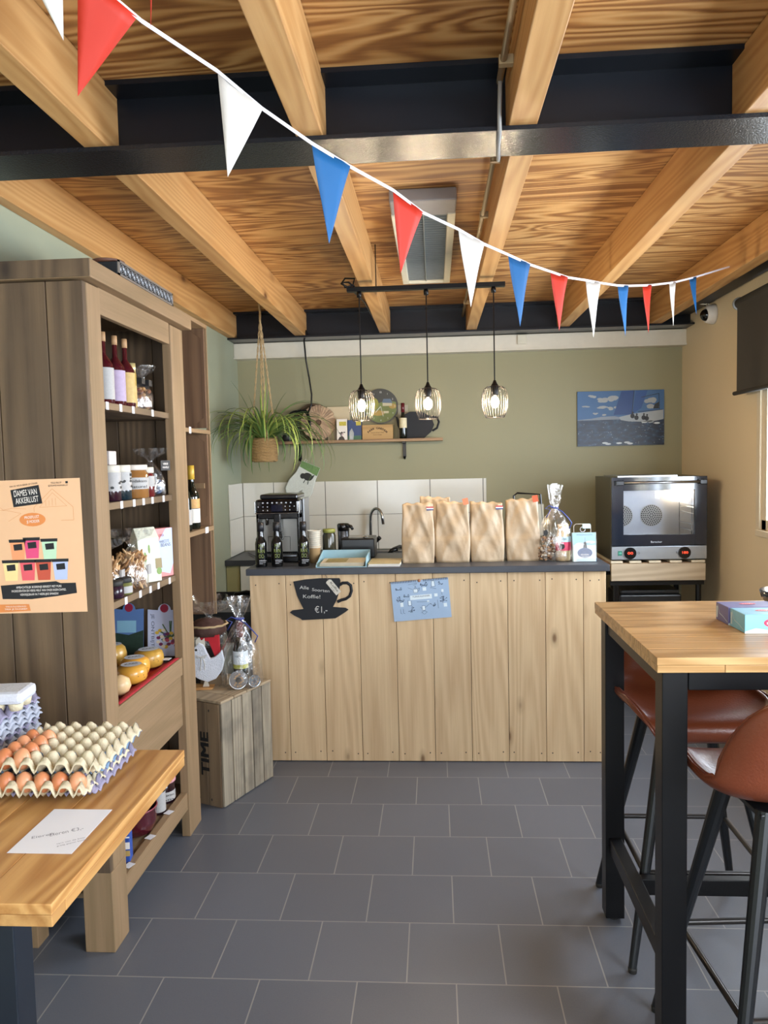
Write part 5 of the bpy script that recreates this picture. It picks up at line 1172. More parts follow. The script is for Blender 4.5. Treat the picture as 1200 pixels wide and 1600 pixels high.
# watering can board and wine
t = thing('teapot_board', 'black teapot-shaped chalkboard behind the wine bottle on the wall shelf', 'chalkboard', (-.05, 5.72, z)); g = Fr((-.30, 5.73, z), (1, 0, 0), (0, 0, 1))
pts = [(.07, 0), (.215, 0), (.27, .05), (.29, .10), (.27, .16), (.20, .20), (.12, .20), (.06, .17), (.045, .13), (.03, .165), (-.0, .172), (.02, .16), (.028, .10), (.06, .03)]
MB().prism(g, [(x*1.05+.0, y) for x, y in pts], 0, .008).build('board', plain('chalkboard_black', '15181e', .7), t)
MB().tube([g.p(*q, .004) for q in ((.29, .16), (.325, .155), (.34, .12), (.325, .075), (.29, .055))], .009, 6).build('handle', plain('chalkboard_black', '15181e', .7), t)
bottle('red wine bottle with cream label on the wall shelf', (-.225, 5.665, z), .028, .262, DKG, plain('capsule_red', '5c1a20', .35), plain('label_wine', 'd2c6a2', .6, var=.2, vs=60), name='wine_bottle', neck=.42, capn=.26, shoulder=.48, lz=(.30, .58))
o = tag(MB().fbox(Fr((-.265, 5.775, z), (1, 0, 0), (0, 0, 1)), 0, .075, 0, .255, 0, .006).build('pale_board', plain('board_grey', 'a39b86', .6), loc=(-.22, 5.775, z)), 'narrow grey board leaning on the wall behind the wine bottle', 'board')
o = tag(MB().lathe([(0, 0), (.04, 0), (.045, .03), (.03, .06), (.032, .065), (0, .06)], (-1.09, 5.68, z), 20).build('dark_pot', plain('pot_dark', '2a2a2a', .5), smooth=True, loc=(-1.09, 5.68, z)), 'small dark pot at the left end of the wall shelf behind the plant leaves', 'pot')
# cable with loops
t = thing('hanging_cable', 'black cable dropping from the joist and coiled behind the plant', 'cable', (-.98, 5.65, 1.9))
pts = [(-.905, 5.55, 2.53), (-.93, 5.58, 2.46), (-.935, 5.70-.03, 2.33), (-.915, 5.67, 2.2), (-.90, 5.67, 2.08), (-.905, 5.67, 2.0), (-.935, 5.66, 1.93)]
MB().tube(pts, .0065, 8).build('drop', BLACK, t, smooth=True)
for cx, r1, r2, y in ((-1.02, .085, .095, 5.68), (-.985, .06, .10, 5.67), (-.96, .045, .10, 5.66)):
    MB().tube([(cx+r1*math.cos(a*PI/12), y, 1.865+r2*math.sin(a*PI/12)) for a in range(-2, 15)], .0065, 8).build('loop', BLACK, t, smooth=True)
MB().tube([(-1.10, 5.67, 1.86), (-1.105, 5.66, 1.815)], [.011, .017], 10).build('plug', BLACK, t)
t = thing('oven_mitt', 'white and green oven mitt with a black animal print hanging under the shelf', 'oven mitt', (-.98, 5.77, 1.45))
g = Fr((-.985, 5.765, 1.50), (1, 0, 0), (0, 0, 1)).rot(-.38)
mit = [(-.075, .09), (.085, .09), (.08, -.02), (.085, -.10), (.07, -.175), (.03, -.20), (.008, -.17), (.005, -.12), (-.02, -.16), (-.055, -.185), (-.085, -.16), (-.085, -.10), (-.07, -.02)]
g = Fr((-.978, 5.765, 1.475), (1, 0, 0), (0, 0, 1)).rot(-.40)
mit = [(-.06, .085), (.075, .085), (.075, 0), (.085, -.09), (.075, -.155), (.045, -.175), (.02, -.15), (.012, -.10), (-.03, -.15), (-.075, -.16), (-.10, -.125), (-.095, -.06), (-.07, 0)]
mit = [(x*1.12, y*1.15) for x, y in mit]
MB().prism(g, mit, 0, .02).build('mitt', plain('mitt_white', 'c6c9c0', .85, var=.15, vs=90), t, bevel=.006)
MB().poly(g, [(-.066, .05), (.083, .03), (.084, .097), (-.066, .097)], .0206).build('green_cuff', plain('mitt_green', '66834f', .85, var=.45, vs=130), t)
mb = MB(); mb.disc(g, .02, -.0, .038, .03, .021, 14); mb.disc(g, -.018, -.008, .02, .022, .0212, 12); mb.poly(g, [(.04, .01), (.065, .035), (.06, -.0)], .0214); mb.line(g, [(.01, -.03), (.005, -.055)], .006, .021); mb.line(g, [(.035, -.03), (.04, -.055)], .006, .021); mb.build('animal_print', INK, t)
MB().tube([g.p(-.05, .085, .01), g.p(-.045, .12, .01), g.p(-.03, .115, .01), g.p(-.035, .085, .01)], .002, 5).build('loop', WHITE, t)
# hanging spider plant
PX, PY = -1.165, 5.20
pl_ = thing('hanging_plant', 'spider plant in a round wicker basket hanging from the ceiling on cords', 'plant', (PX, PY, 1.60))
BK = plain('wicker_basket', 'a38355', .8, var=.5, vs=140, bump=.8, bs=200)
MB().lathe([(0, 0), (.072, 0), (.088, .02), (.092, .08), (.085, .15), (.078, .165), (.07, .16), (.0, .14)], (PX, PY, 1.585), 30, fn=lambda a, zz, i: 1+.012*math.sin(22*a+i*3.1)).build('basket', BK, pl_, smooth=True)
for k in range(8):
    zz = .012+k*.0195; r = .090 if 1 < k < 6 else .086
    MB().tube([(PX+r*math.cos(a*PI/14), PY+r*math.sin(a*PI/14), 1.585+zz+.004*math.sin(a*PI/2)) for a in range(28)], .0075, 6, closed=True).build('weave', BK, pl_, smooth=True)
mb = MB()
for a in (0.4, 1.9, 3.6, 5.2):
    p0 = Vector((PX, PY, 2.56)); p1 = Vector((PX+.088*math.cos(a), PY+.088*math.sin(a), 1.70)); n = 40; d = p1-p0
    for s_ in (0, PI):
        mb.tube([p0+d*(i/n)+Vector((.004*math.cos(i*1.3+s_), .004*math.sin(i*1.3+s_), 0)) for i in range(n+1)], .003, 5)
mb.tube([(PX, PY, 2.56), (PX+.003, PY, 2.60), (PX-.003, PY, 2.64), (PX, PY, 2.673)], .008, 6); mb.build('cord', plain('jute', 'b39a72', .85, var=.2, vs=120), pl_)
rnd = random.Random(12)
def leaf(mb, a, L, el, droop, wd):
    N_ = 12; p = Vector((PX+.03*math.cos(a), PY+.03*math.sin(a), 1.735)); e = el; side = Vector((-math.sin(a), math.cos(a), 0)); vs = []
    for i in range(N_+1):
        s_ = i/N_; hw = wd*(min(1, s_*5+.4))*(1-s_)**.6+.0004
        up = Vector((-math.cos(a)*math.sin(e), -math.sin(a)*math.sin(e), math.cos(e)))
        vs += [p-side*hw+up*hw*.5, p, p+side*hw+up*hw*.5]
        e -= droop/N_*(.5+s_*1.2); p = p+Vector((math.cos(a)*math.cos(e), math.sin(a)*math.cos(e), math.sin(e)))*L/N_
        a += .02*math.sin(L*99)
    mb.mi = 1 if rnd.random() < .45 else 0
    mb.add(vs, [q for i in range(N_) for q in ((i*3, i*3+1, i*3+4, i*3+3), (i*3+1, i*3+2, i*3+5, i*3+4))]); mb.mi = 0
mb = MB()
for k in range(150):
    a = rnd.uniform(0, 2*PI); L = rnd.uniform(.30, .70); el = rnd.uniform(.5, 1.35); leaf(mb, a, L, el, rnd.uniform(2.0, 3.0), rnd.uniform(.006, .010))
for k in range(9): leaf(mb, rnd.uniform(0, 2*PI), rnd.uniform(.3, .45), rnd.uniform(1.25, 1.5), rnd.uniform(.1, .7), .006)
for a, L in ((2.85, .5), (3.3, .45), (.25, .46), (-.2, .5), (-.4, .48), (0.1, .5)): leaf(mb, a, L, .9, 1.5, .007)
mb.build('leaves', [plain('leaf_green', '56743a', .45, var=.25, vs=20), plain('leaf_yellow', '93a452', .45, var=.25, vs=20)], pl_, smooth=True)

# ------------------------------------------------------------------ pendant lamp
pd = thing('pendant_lamp', 'black bar pendant with three lit wire cage shades over the counter', 'pendant lamp', (-.03, 3.95, 2.46))
mb = MB(); mb.box(-.43, .372, 3.93, 3.97, 2.44, 2.462); mb.build('bar', BLACK, pd, bevel=.002)
for x in (-.28, .22): MB().tube([(x, 3.95, 2.462), (x, 3.95, 2.674)], .003, 6).build('suspension_rod', BLACK, pd)
MB().tube([(-.39, 3.95, 2.466), (-.42, 3.95, 2.49), (-.45, 3.95, 2.49), (-.44, 3.95, 2.465), (-.40, 3.96, 2.475), (-.39, 3.96, 2.51), (-.44, 3.97, 2.515), (-.46, 3.97, 2.49), (-.42, 4.05, 2.478), (-.40, 4.3, 2.49), (-.395, 4.6, 2.52), (-.40, 5.4, 2.56)], .005, 8).build('feed_cable', BLACK, pd, smooth=True)
BGL = clear('bulb_glass', lo=.05, hi=.1, scale=3, bump=0, rough=.03); _t = BGL.node_tree; _e = _t.nodes.new('ShaderNodeEmission'); _e.inputs[0].default_value = (1, .86, .66, 1); _e.inputs[1].default_value = 9
_a = _t.nodes.new('ShaderNodeAddShader'); _o = _t.nodes['Material Output']; _l = _o.inputs[0].links[0].from_socket; _t.links.new(_l, _a.inputs[0]); _t.links.new(_e.outputs[0], _a.inputs[1]); _t.links.new(_a.outputs[0], _o.inputs[0])
em = bpy.data.materials.new('lit_bulb'); em.use_nodes = True; nt = em.node_tree; nt.nodes.remove(nt.nodes['Principled BSDF'])
e_ = nt.nodes.new('ShaderNodeEmission'); e_.inputs[0].default_value = (*BULB_COL, 1); e_.inputs[1].default_value = BULB_STRENGTH; nt.links.new(e_.outputs[0], nt.nodes['Material Output'].inputs[0])
for x in (-.368, -.026, .314):
    MB().tube([(x, 3.95, 2.44), (x, 3.95, 1.965)], .0032, 8).build('cord', BLACK, pd)
    MB().lathe([(.012, 0), (.013, .02), (.008, .03)], (x, 3.95, 2.412), 12).build('cord_grip', BLACK, pd, smooth=True)
    sh = MB().lathe([(.017, 0), (.019, .01), (.02, .05), (.012, .062), (.006, .078), (0, .08)], (x, 3.95, 1.895), 16).build('lamp_holder', BLACK, pd, smooth=True)
    prof = [(.020, .158), (.040, .155), (.055, .143), (.064, .118), (.067, .085), (.064, .05), (.055, .018), (.047, .0)]
    mb = MB(); n = 26; SHD = plain('shade_wire', '36322e', .35, .3)
    for k in range(n):
        a = 2*PI*k/n; mb.tube([(x+r*math.cos(a), 3.95+r*math.sin(a), 1.785+zz) for r, zz in prof], .0012, 5)
    for r, zz in ((.047, 0), (.020, .158)): mb.tube([(x+r*math.cos(a*PI/14), 3.95+r*math.sin(a*PI/14), 1.785+zz) for a in range(28)], .0018, 5, closed=True)
    s_ = mb.build('wire_shade', SHD, pd, smooth=True)
    bb = MB().ball((x, 3.95, 1.862), .022, .022, .030, 16).build('bulb', BGL, pd, smooth=True)
    MB().ball((x, 3.95, 1.862), .0055, .0055, .017, 12).build('filament', em, bb, smooth=True)

# ------------------------------------------------------------------ convection oven on its wooden stand
ov = thing('convection_oven', 'countertop convection oven with glass door in the right rear corner', 'oven', (1.42, 5.2, .90))
OX0, OX1, OY, OZ0, OZ1 = 1.125, 1.72, 4.95, .902, 1.435
OB = plain('oven_black', '15181e', .3); OS = plain('oven_side', '5b584d', .35, .5)
mb = MB(); mb.box(OX0, OX0+.012, OY+.03, 5.44, OZ0, OZ1); mb.box(OX1-.012, OX1, OY+.03, 5.44, OZ0, OZ1); mb.box(OX0+.012, OX1-.012, OY+.03, 5.44, OZ1-.012, OZ1); mb.box(OX0+.012, OX1-.012, OY+.03, 5.44, OZ0, OZ0+.012)
mb.box(OX0+.012, OX1-.012, 5.42, 5.44, OZ0+.012, OZ1-.012); mb.build('body', OS, ov, bevel=.002)
CAV = plain('oven_cavity', 'b5b7b8', .35, .4)
mb = MB(); a0, a1, b0, b1 = OX0+.05, OX1-.05, OZ0+.12, OZ1-.05
mb.box(a0, a1, 5.32, 5.33, b0, b1); mb.box(a0, a1, OY+.03, 5.32, b0-.008, b0); mb.box(a0, a1, OY+.03, 5.32, b1, b1+.008); mb.box(a0-.008, a0, OY+.03, 5.32, b0, b1); mb.box(a1, a1+.008, OY+.03, 5.32, b0, b1)
mb.build('cavity', CAV, ov)
for fx in (a0+.10, a0+.30):
    fr = Fr((fx, 5.3195, b0+.14), (1, 0, 0), (0, 0, 1)); o = MB().disc(fr, 0, 0, .075, z=.004, n=30).build('fan_cover', plain('fan_metal', 'a39f95', .4, .4), ov)
    mb = MB()
    for r, n in ((.012, 6), (.026, 12), (.040, 18), (.053, 24), (.066, 30)):
        for k in range(n): a = 2*PI*k/n; mb.disc(fr, r*math.cos(a), r*math.sin(a), .0044, z=.0065, n=7)
    mb.build('fan_holes', INK, o)
mb = MB()
for zz in (.06, .10, .17, .21): mb.tube([(a1-.012, OY+.06, b0+zz), (a1-.012, 5.30, b0+zz)], .003, 6); mb.tube([(a0+.012, OY+.06, b0+zz), (a0+.012, 5.30, b0+zz)], .003, 6)
for yy in (5.05, 5.30): mb.tube([(a1-.012, yy, b0), (a1-.012, yy, b1)], .003, 6); mb.tube([(a0+.012, yy, b0), (a0+.012, yy, b1)], .003, 6)
mb.build('rack_rails', CHROME, ov)
em2 = em.copy(); em2.name = 'oven_bulb'; em2.node_tree.nodes['Emission'].inputs[1].default_value = 90
MB().ball((a1-.06, 5.29, b1-.07), .018, .018, .02, 12).build('oven_lamp', em2, ov, smooth=True)
# door
W0, W1, V0, V1 = OX0+.075, OX1-.075, OZ0+.165, OZ1-.085
mb = MB(); mb.box(OX0, W0, OY, OY+.029, OZ0+.095, OZ1-.0); mb.box(W1, OX1, OY, OY+.029, OZ0+.095, OZ1-.0); mb.box(W0, W1, OY, OY+.029, OZ0+.095, V0); mb.box(W0, W1, OY, OY+.029, V1, OZ1)
dr = mb.build('door', plain('oven_door_gloss', '161d2a', .1, coat=.5), ov, bevel=.001)
MB().box(W0, W1, OY+.004, OY+.009, V0, V1).build('door_glass', clear('oven_glass', tint=(.88, .89, .92), lo=.008, hi=.012, scale=2, bump=0, rough=.02), dr)
MB().tube([(OX0+.07, OY-.03, OZ1-.035), (OX1-.055, OY-.03, OZ1-.035)], .008, 12).build('handle', STEELB, dr, smooth=True)
B(OX0+.02, OX0+.07, OY-.036, OY, OZ1-.05, OZ1-.02).build('handle_mount', OB, dr, bevel=.004); B(OX1-.055, OX1-.01, OY-.036, OY, OZ1-.05, OZ1-.02).build('handle_mount', OB, dr, bevel=.004)
fr = Fr((OX0, OY-.0004, OZ0), (1, 0, 0), (0, 0, 1)); mb = MB(); mb.text(fr, 'Bartscher', .28, .118, .013, .0006, width=.07); mb.build('lettering', plain('print_silver', 'b9bcc2', .4), dr)
cp = B(OX0, OX1, OY+.002, OY+.03, OZ0+.006, OZ0+.09).build('control_panel', plain('panel_steel', 'a0a6ad', .3, .75), ov, bevel=.002)
fr = Fr((OX0, OY+.0018, OZ0), (1, 0, 0), (0, 0, 1))
RED = plain('led_red', 'ff3a20', .4, emit='ff4a2a', es=1.4); 
for x, s_ in ((.115, '00'), (.455, '180')):
    o = MB().tube([fr.p(x, .048, 0), fr.p(x, .048, .012)], .038, 30).build('dial', plain('dial_black', '0c0c0f', .15), cp)
    mb = MB(); mb.text(fr, s_, x, .048, .016, .0125, width=.034 if s_ == '00' else .036); mb.build('display_digits', RED, o)
mb = MB(); mb.fbox(fr, .04, .065, .033, .063, 0, .004); o = mb.build('power_switch', plain('switch_green', '16463f', .4, emit='2fae8c', es=.25), cp); mb = MB(); mb.text(fr, 'I O', .0525, .048, .01, .0045, width=.014); mb.build('switch_marks', plain('switch_mark', '8fd8c8', .4, emit='8fd8c8', es=.6), o)
mb = MB(); mb.tube([fr.p(.17+.006*math.cos(a*PI/5), .048+.006*math.sin(a*PI/5), .0005) for a in range(10)], .0008, 4, closed=True); mb.rect(fr, .405, .408, .042, .056); mb.build('dial_marks', INK, cp)
B(OX0+.05, OX1-.17, OY+.05, 5.4, OZ1+.0005, OZ1+.008).build('top_plate', STEELB, ov)
for x in (OX0+.04, OX1-.06):
    for y in (5.0, 5.36): B(x, x+.02, y, y+.03, OZ0-.002, OZ0).build('foot', INK, ov)
sd = thing('oven_stand', 'black steel stand with a pine front board carrying the oven', 'stand', (1.42, 5.2, 0))
for k, x in enumerate((1.12, 1.237, 1.36, 1.49, 1.625)): B(x, x+.075+.01*(k == 4), 4.95, 5.45, .885, .8995).build('batten', plain('batten_pale', 'c9bda4', .6), sd, bevel=.002)
B(1.12, 1.71, 4.94, 4.962, .772, .882).build('front_board', wood('stand_board', 'a8967c', 'c2b095', 'X', knots=0, rough=.6), sd, bevel=.002)
B(1.12, 1.71, 4.965, 5.46, .86, .8845).build('deck', SHELFW, sd)
mb = MB(); mb.box(1.12, 1.71, 4.965, 5.0, .74, .765); mb.box(1.12, 1.71, 5.42, 5.46, .74, .765); mb.build('frame', BLACK, sd)
for x, y in ((1.14, 4.97), (1.66, 4.97), (1.14, 5.42), (1.66, 5.42)):
    MB().tube([(x+.02, y+.015, .74), (x+.02, y+.015, 0)], .018, 8).build('leg', BLACK, sd)
mb = MB(); mb.box(1.14, 1.70, 4.99, 5.44, .52, .54); mb.build('lower_shelf', plain('shelf_black', '1a1a1c', .5), sd)
t = thing('appliance', 'black lidded appliance standing under the oven on the stand shelf', 'appliance', (1.42, 5.2, .54))
B(1.20, 1.60, 5.06, 5.40, .5405, .66).build('body', plain('appliance_black', '17181b', .35), t, bevel=.01); B(1.21, 1.59, 5.07, 5.39, .661, .69).build('lid', plain('appliance_lid', '212327', .3), t, bevel=.01)

# ------------------------------------------------------------------ sailing picture
t = thing('sailing_picture', 'canvas photograph of a sailing boat on a dark blue sea', 'picture', (1.38, 5.785, 1.85))
f = Fr((1.067, 5.785, 1.648), (1, 0, 0), (0, 0, 1)); SW, SH = .63, .405
B(1.067, 1.697, 5.785, 5.799, 1.648, 2.053).build('canvas', plain('sky_blue', '3a6290', .45, var=.12, vs=6), t)
def s_(x, y): return ((x-95)/550*SW, (445-y)/365*SH)
N = NT('painted_sea'); v = N.n('ShaderNodeMapping', Vector=N.n('ShaderNodeTexCoord').outputs['Object'], Scale=(3, 1, 9)).outputs[0]
nz = N.n('ShaderNodeTexNoise', Vector=v, Scale=6, Detail=6, Roughness=.65).outputs[0]
N.put(N.b.inputs['Base Color'], N.ramp(nz, [(.3, lin('0a1424')), (.52, lin('152842')), (.64, lin('284462')), (.74, lin('a8b6c2'))])); N.b.inputs['Roughness'].default_value = .4
MB().rect(f, 0, SW, 0, s_(0, 268)[1], .0008).build('sea', N.m, t)
mb = MB(); rnd = random.Random(2)
for (cx, cy, rx, ry) in ((190, 115, 30, 14), (250, 140, 45, 20), (310, 130, 50, 26), (255, 190, 40, 14), (320, 195, 35, 16), (150, 180, 28, 8), (210, 228, 20, 8), (270, 238, 22, 8), (560, 150, 50, 30), (580, 190, 55, 20)):
    for k in range(6): x_, y_ = s_(cx+rnd.uniform(-.5, .5)*rx, cy+rnd.uniform(-.4, .4)*ry); mb.disc(f, x_, y_, rx*.55/550*SW*rnd.uniform(.6, 1), ry*.6/365*SH*rnd.uniform(.6, 1), .0009+.00005*k, 12)
mb.build('clouds', plain('cloud_paint', '9aa0a3', .5, var=.12, vs=40), t)
MB().poly(f, [s_(*q) for q in ((95, 268), (180, 262), (250, 250), (330, 248), (400, 262), (400, 270), (95, 272))][::-1], .0012).build('far_shore', plain('shore_paint', '7f8a98', .5), t)
MB().poly(f, [s_(*q) for q in ((325, 240), (440, 240), (460, 82), (375, 84))][::-1], .0014).build('mainsail', plain('sail_blue', '163c78', .4, var=.15, vs=14), t)
MB().poly(f, [s_(*q) for q in ((445, 235), (500, 200), (540, 82), (465, 82))][::-1], .0014).build('mainsail', plain('sail_blue2', '1d4885', .4, var=.15, vs=14), t)
MB().poly(f, [s_(*q) for q in ((360, 255), (450, 235), (640, 212), (640, 275), (560, 292), (420, 285), (370, 275))][::-1], .0016).build('hull', plain('hull_pale', '98a1a8', .4), t)
mb = MB(); mb.line(f, [s_(455, 82), s_(440, 260)], .004, .002); mb.line(f, [s_(500, 128), s_(612, 105), s_(615, 210)], .004, .002); mb.line(f, [s_(480, 222), s_(635, 212)], .004, .002); mb.poly(f, [s_(*q) for q in ((575, 205), (585, 175), (612, 160), (612, 205))][::-1], .002); mb.build('rigging', plain('rig_dark', '20262e', .5), t)
mb = MB()
for cx, cy in ((445, 250), (470, 262), (515, 262), (535, 268)): mb.disc(f, *s_(cx, cy), .016, .018, .0022, 10); mb.disc(f, *s_(cx+2, cy-22), .007, .008, .0022, 8)
mb.build('crew', plain('crew_dark', '22262c', .5), t)
mb = MB()
for k in range(60): mb.disc(f, *s_(rnd.uniform(100, 640), rnd.uniform(285, 440)), rnd.uniform(.001, .004), .0012, .0016, 6)
for q in ((270, 425), (290, 432), (360, 428), (410, 424), (430, 432), (560, 290), (600, 300), (520, 292)): mb.disc(f, *s_(*q), .022, .007, .0016, 9)
mb.build('foam', plain('foam_white', 'c9d2d8', .5), t)

# ------------------------------------------------------------------ blind, camera, bunting
t = thing('roller_blind', 'dark grey roller blind pulled partly down over the window', 'blind', (1.78, 3.6, 2.4))
BLN = plain('blind_grey', '3c3a37', .8, var=.1, vs=8)
MB().tube([(1.775, 4.60, 2.435), (1.775, 2.55, 2.435)], .03, 20).build('roller', BLN, t, smooth=True)
MB().tube([(1.775, 4.612, 2.435), (1.775, 4.601, 2.435)], .038, 20).build('end_ring', plain('ring_grey', '8c8c88', .4), t)
mb = MB(); mb.box(1.775, 1.829, 4.604, 4.61, 2.42, 2.45); mb.build('bracket', plain('ring_grey', '8c8c88', .4), t)
B(1.748, 1.750, 2.57, 4.565, 1.93, 2.43).build('fabric', BLN, t)
MB().tube([(1.749, 4.60, 1.92), (1.749, 2.55, 1.92)], .012, 12).build('bottom_bar', BLN, t, smooth=True)
t = thing('dome_camera', 'white dome security camera on the beige wall near the ceiling', 'security camera', (1.80, 5.15, 2.47))
Mx = Matrix.Rotation(-PI/2, 4, 'Y')
MB().lathe([(0, 0), (.062, 0), (.065, .012), (.06, .035), (.052, .055), (.045, .06)], (1.829, 5.15, 2.475), 26, M=Mx).build('housing', plain('camera_white', 'd5d3cf', .35), t, smooth=True)
MB().ball((1.775, 5.14, 2.47), .04, .04, .04, 20).build('dome', plain('camera_dome', '08080a', .05, coat=.5), t, smooth=True)
MB().tube([(1.80, 5.15, 2.53), (1.78, 5.16, 2.56), (1.76, 5.2, 2.58), (1.74, 5.18, 2.55), (1.77, 5.13, 2.535), (1.79, 5.18, 2.56), (1.75, 5.21, 2.585), (1.74, 5.15, 2.57)], .0045, 6).build('cable', WHITE, t, smooth=True)
MB().tube([(1.775, 5.16, 2.53), (1.76, 5.16, 2.56), (1.745, 5.16, 2.60)], .005, 6).build('cable', BLACK, t, smooth=True)

bn = thing('bunting', 'red, white and blue pennant bunting strung across under the ceiling', 'bunting', (.2, 2.6, 2.3))
S_ = [(-.84, 1.25, 2.62), (-.66, 1.5, 2.535), (-.574, 1.57, 2.476), (-.475, 1.77, 2.470), (-.380, 1.80, 2.395), (-.284, 1.9, 2.354), (-.199, 1.98, 2.324), (-.102, 2.2, 2.34-.003), (-.02, 2.28, 2.297), (.087, 2.42, 2.286), (.172, 2.51, 2.262), (.264, 2.68, 2.270), (.353, 2.80, 2.263), (.455, 3.0, 2.283), (.537, 3.1, 2.281), (.634, 3.24, 2.299), (.711, 3.32, 2.303), (.803, 3.41, 2.309), (.871, 3.5, 2.325), (.967, 3.63, 2.352), (1.027, 3.70, 2.367), (1.135, 3.79, 2.393), (1.177, 3.83, 2.405), (1.263, 3.9, 2.434), (1.307, 3.93, 2.448), (1.50, 4.08, 2.52), (1.53, 4.10, 2.53)]
S_ = [Vector(q) for q in S_]
mb = MB()
vs = []; 
for i, p in enumerate(S_): vs += [p+Vector((0, 0, .004)), p-Vector((0, 0, .005))]
ribbon = MB().add(vs, [(2*i, 2*i+1, 2*i+3, 2*i+2) for i in range(len(S_)-1)]).build('ribbon', plain('ribbon_white', 'e4e2ea', .6), bn, solid=.0015)
FC = {'w': plain('flag_white', 'd4d1ca', .6, var=.02), 'r': plain('flag_red', 'b8260c', .6, var=.03), 'b': plain('flag_blue', '125a92', .6, var=.03)}
names = {'w': 'white pennant', 'r': 'red pennant', 'b': 'blue pennant'}
fl = [(3, 4, (-.463, 1.78, 2.238), 'w'), (5, 6, (-.253, 1.94, 2.123), 'b'), (7, 8, (-.088, 2.26, 2.12), 'r'), (9, 10, (.124, 2.46, 2.055), 'w'), (11, 12, (.309, 2.74, 2.036), 'b'), (13, 14, (.496, 3.06, 2.068), 'r'), (15, 16, (.675, 3.29, 2.072), 'w'), (17, 18, (.85, 3.47, 2.10), 'b'), (19, 20, (1.01, 3.69, 2.143), 'r'), (21, 22, (1.16, 3.81, 2.19), 'w'), (23, 24, (1.305, 3.92, 2.26), 'b')]
def flag(a, b, tip, c):
    a = Vector(a); b = Vector(b); tip = Vector(tip); n = (b-a).cross(tip-a).normalized(); vs = []; R_ = 8
    for i in range(R_+1):
        s1 = i/R_; l = a.lerp(tip, s1); r = b.lerp(tip, s1)
        for k in range(5): vs.append(l.lerp(r, k/4)+n*.004*math.sin(k*1.5+s1*4)*(1-s1))
    relabel(MB().add(vs, [(i*5+k, i*5+k+1, (i+1)*5+k+1, (i+1)*5+k) for i in range(R_) for k in range(4)]).build('pennant', FC[c], bn, smooth=True, solid=.0006), names[c])
for i, j, tip, c in fl: flag(S_[i], S_[j], tip, c)
flag((-.665, 1.49, 2.535), (-.58, 1.565, 2.48), (-.718, 1.58, 2.34), 'r')
flag((-.78, 1.40, 2.60), (-.685, 1.47, 2.56), (-.728, 1.55, 2.435), 'w')
flag((-.52, 1.50, 2.60), (-.545, 1.56, 2.60), (-.555, 1.57, 2.462), 'r')

# ------------------------------------------------------------------ goods on and behind the TIME crate
z = .4995
gb = cello_bag('wine_gift_bag', 'cellophane gift bag with a wine bottle and round tins, blue ribbon, on the crate', 'gift bag', (-.955, 3.60, z), .098, .08, .435, ribbon=plain('ribbon_navy', '2b3a86', .4), seed=31, flare=.45, neck=.76)
c = Vector((-.965, 3.63, z+.003))
MB().lathe([(0, 0), (.035, 0), (.036, .01), (.036, .17), (.03, .20), (.014, .235), (.013, .27)], c, 20).build('wine_bottle', DKG, gb, smooth=True)
MB().lathe([(.0155, .225), (.0155, .315), (0, .316)], c, 16).build('capsule', plain('capsule_wine', '571a2a', .3), gb, smooth=True)
MB().lathe([(.0367, .10), (.0367, .165)], c, 24, cap=False).build('label', plain('label_pale_grey', 'c9d2d6', .5), gb, smooth=True); MB().lathe([(.0367, .08), (.0367, .1)], c, 24, cap=False).build('label_foot', plain('label_lime', 'a9a93a', .5), gb, smooth=True)
fr = Fr((-.965, 3.592, z), (1, .1, 0), (0, 0, 1)); mb = MB(); mb.text(fr, 'MERLOT', 0, .145, .010, .001, width=.036); mb.build('lettering', plain('ink_teal', '3f5a66', .5), gb)
def tin(cx, cy, r, hx):
    g = Fr((cx, cy, z+r+.004), (1, .25, 0), (0, .15, 1)); o = MB().prism(g, [(r*math.cos(a*PI/16), r*math.sin(a*PI/16)) for a in range(32)], -.025, 0).build('tin', plain('tin_'+hx, hx, .3), gb)
    rnd = random.Random(int(r*1000)); mb = MB()
    for k in range(14): a = rnd.uniform(0, 6.3); q = rnd.uniform(.4, .85)*r; mb.disc(g, q*math.cos(a), q*math.sin(a), r*.12, r*.09, .0008, 8)
    mb.build('nuts', NUTS[2], o); mb = MB(); mb.disc(g, 0, 0, r*.3, z=.001); mb.build('seal', INK, o)
    mb = MB(); mb.tube([g.p(r*math.cos(a*PI/16), r*math.sin(a*PI/16), 0) for a in range(32)], .002, 5, closed=True); mb.build('rim', CHROME, o)
tin(-.955, 3.535, .042, '5b5048'); tin(-.885, 3.57, .027, '4c5458')
hn = thing('hen_ornament', 'white felt and wood hen ornament standing on the crate', 'ornament', (-1.12, 3.56, z))
g = Fr((-1.18, 3.55, z), (1, .15, 0), (0, 0, 1))
MB().prism(g, [(-.01, -.0+.0), (.09, .0), (.10, .008), (-.01, .008)], -.05, .03).build('base', PINE_X, hn, bevel=.001)
mb = MB(); mb.prism(g, [(.045, .008), (.075, .008), (.065, .035), (.055, .035)], -.012, .0); mb.build('leg', plain('hen_leg', 'cfc8b8', .6), hn)
body = [(.03, .045), (.07, .03), (.11, .045), (.14, .085), (.152, .13), (.142, .185), (.125, .165), (.105, .15), (.085, .145), (.07, .175), (.055, .215), (.035, .225), (.01, .20), (.0, .15), (-.01, .10), (.0, .065)]
MB().prism(g, body, -.014, .006).build('body', plain('felt_white', 'd5d9e2', .9, bump=.5, bs=200), hn, bevel=.004)
MB().prism(g, [(.018, .20), (.062, .205), (.06, .245), (.045, .232), (.035, .25), (.02, .235)], -.008, .002).build('comb', WHITE, hn)
MB().disc(g, .02, .19, .006, z=.007).build('eye', INK, hn)
mb = MB()
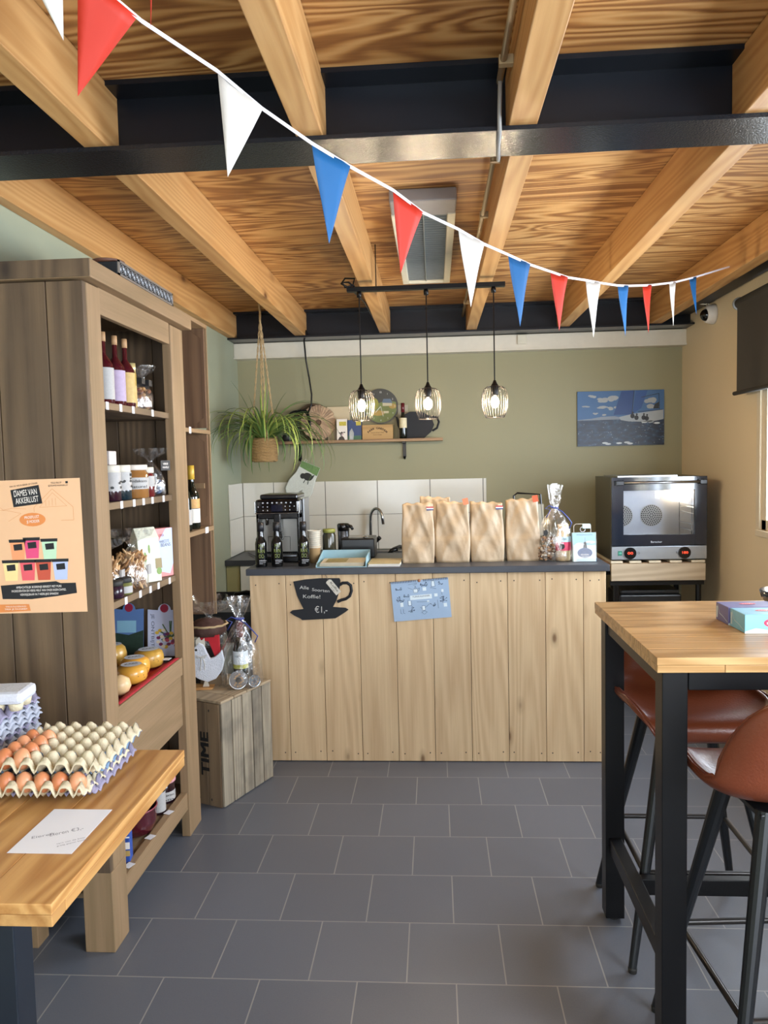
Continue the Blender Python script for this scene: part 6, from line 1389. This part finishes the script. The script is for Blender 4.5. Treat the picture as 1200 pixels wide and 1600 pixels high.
for p in (((.045, .155), (.02, .165), (.03, .15), (.045, .155), (.07, .165), (.062, .15), (.045, .155)), ((.045, .155), (.04, .115), (.038, .09)), ((.05, .155), (.06, .12), (.058, .095))): mb.tube([g.p(x, y, .010) for x, y in p], .002, 5)
mb.build('bow', plain('bow_cream', 'cfcac0', .6), hn)
ch = cello_bag('wrapped_cake', 'cellophane wrapped dark brown cake with a red napkin behind the hen', 'wrapped cake', (-1.13, 3.68, .68), .085, .075, .24, ribbon=None, seed=41, flare=1.2, neck=.62)
MB().lathe([(0, 0), (.08, 0), (.09, .025), (.086, .045), (.06, .07), (0, .08)], (-1.13, 3.66, .742), 26, fn=lambda a, z, i: 1+.04*math.sin(7*a+i)).build('cake', plain('cake_brown', '4a3029', .8, var=.2, vs=60, bump=.4), ch, smooth=True)
MB().lathe([(.088, 0), (.098, .006), (.09, .012)], (-1.13, 3.66, .785), 26, cap=False, fn=lambda a, z, i: 1+.06*math.sin(11*a)).build('paper_edge', plain('paper_tan', 'b39a74', .7), ch, smooth=True)
g = Fr((-1.11, 3.60, .66), (1, 0, 0), (0, 0, 1)); MB().prism(g, [(-.05, .09), (.05, .09), (.052, .0), (.03, -.02), (0, .06), (-.05, .07)], -.01, .006).build('red_napkin', plain('napkin_red', 'c01f2c', .7), ch)
t = thing('gift_box', 'dark open box behind the hen holding up the wrapped cake', 'box', (-1.14, 3.70, z))
B(-1.20, -1.07, 3.64, 3.72, z, z+.178).build('box', plain('giftbox_dark', '2a211e', .6), t, bevel=.003); B(-1.16, -1.04, 3.60, 3.64, z, z+.05).build('flap', plain('giftbox_tan', '75624a', .7), t)
t = thing('storage_box', 'black open storage box with old-style lettering behind the wooden crate', 'box', (-1.2, 4.2, .60))
mb = MB(); mb.box(-1.40, -1.0, 4.06, 4.07, .60, .825); mb.box(-1.40, -1.0, 4.39, 4.40, .60, .825); mb.box(-1.40, -1.39, 4.07, 4.39, .60, .825); mb.box(-1.01, -1.0, 4.07, 4.39, .60, .825); mb.box(-1.39, -1.01, 4.07, 4.39, .60, .61)
mb.build('box', plain('storage_black', '131417', .5), t, bevel=.002)
g = Fr((-1.22, 4.0598, .77), (1, 0, 0), (0, 0, 1)); MB().rect(g, .0, .21, 0, .05).build('label_strip', plain('strip_grey', '6e6a64', .6, var=.3, vs=90), t)
mb = MB(); mb.text(g, 'OLD & DRY', .10, .025, .022, .001, width=.15); mb.build('lettering', INK, t)
MB().tube([(-1.16, 4.2, .79), (-1.13, 4.2, .845), (-1.07, 4.2, .855), (-1.03, 4.2, .85)], .012, 8).build('contents', BLACK, t)
o = tag(B(-1.39, -1.0, 4.08, 4.38, 0, .598).build('storage_bin', plain('bin_grey', '86867f', .5), loc=(-1.2, 4.23, 0), bevel=.01), 'grey storage bin standing on the floor under the black box', 'bin')
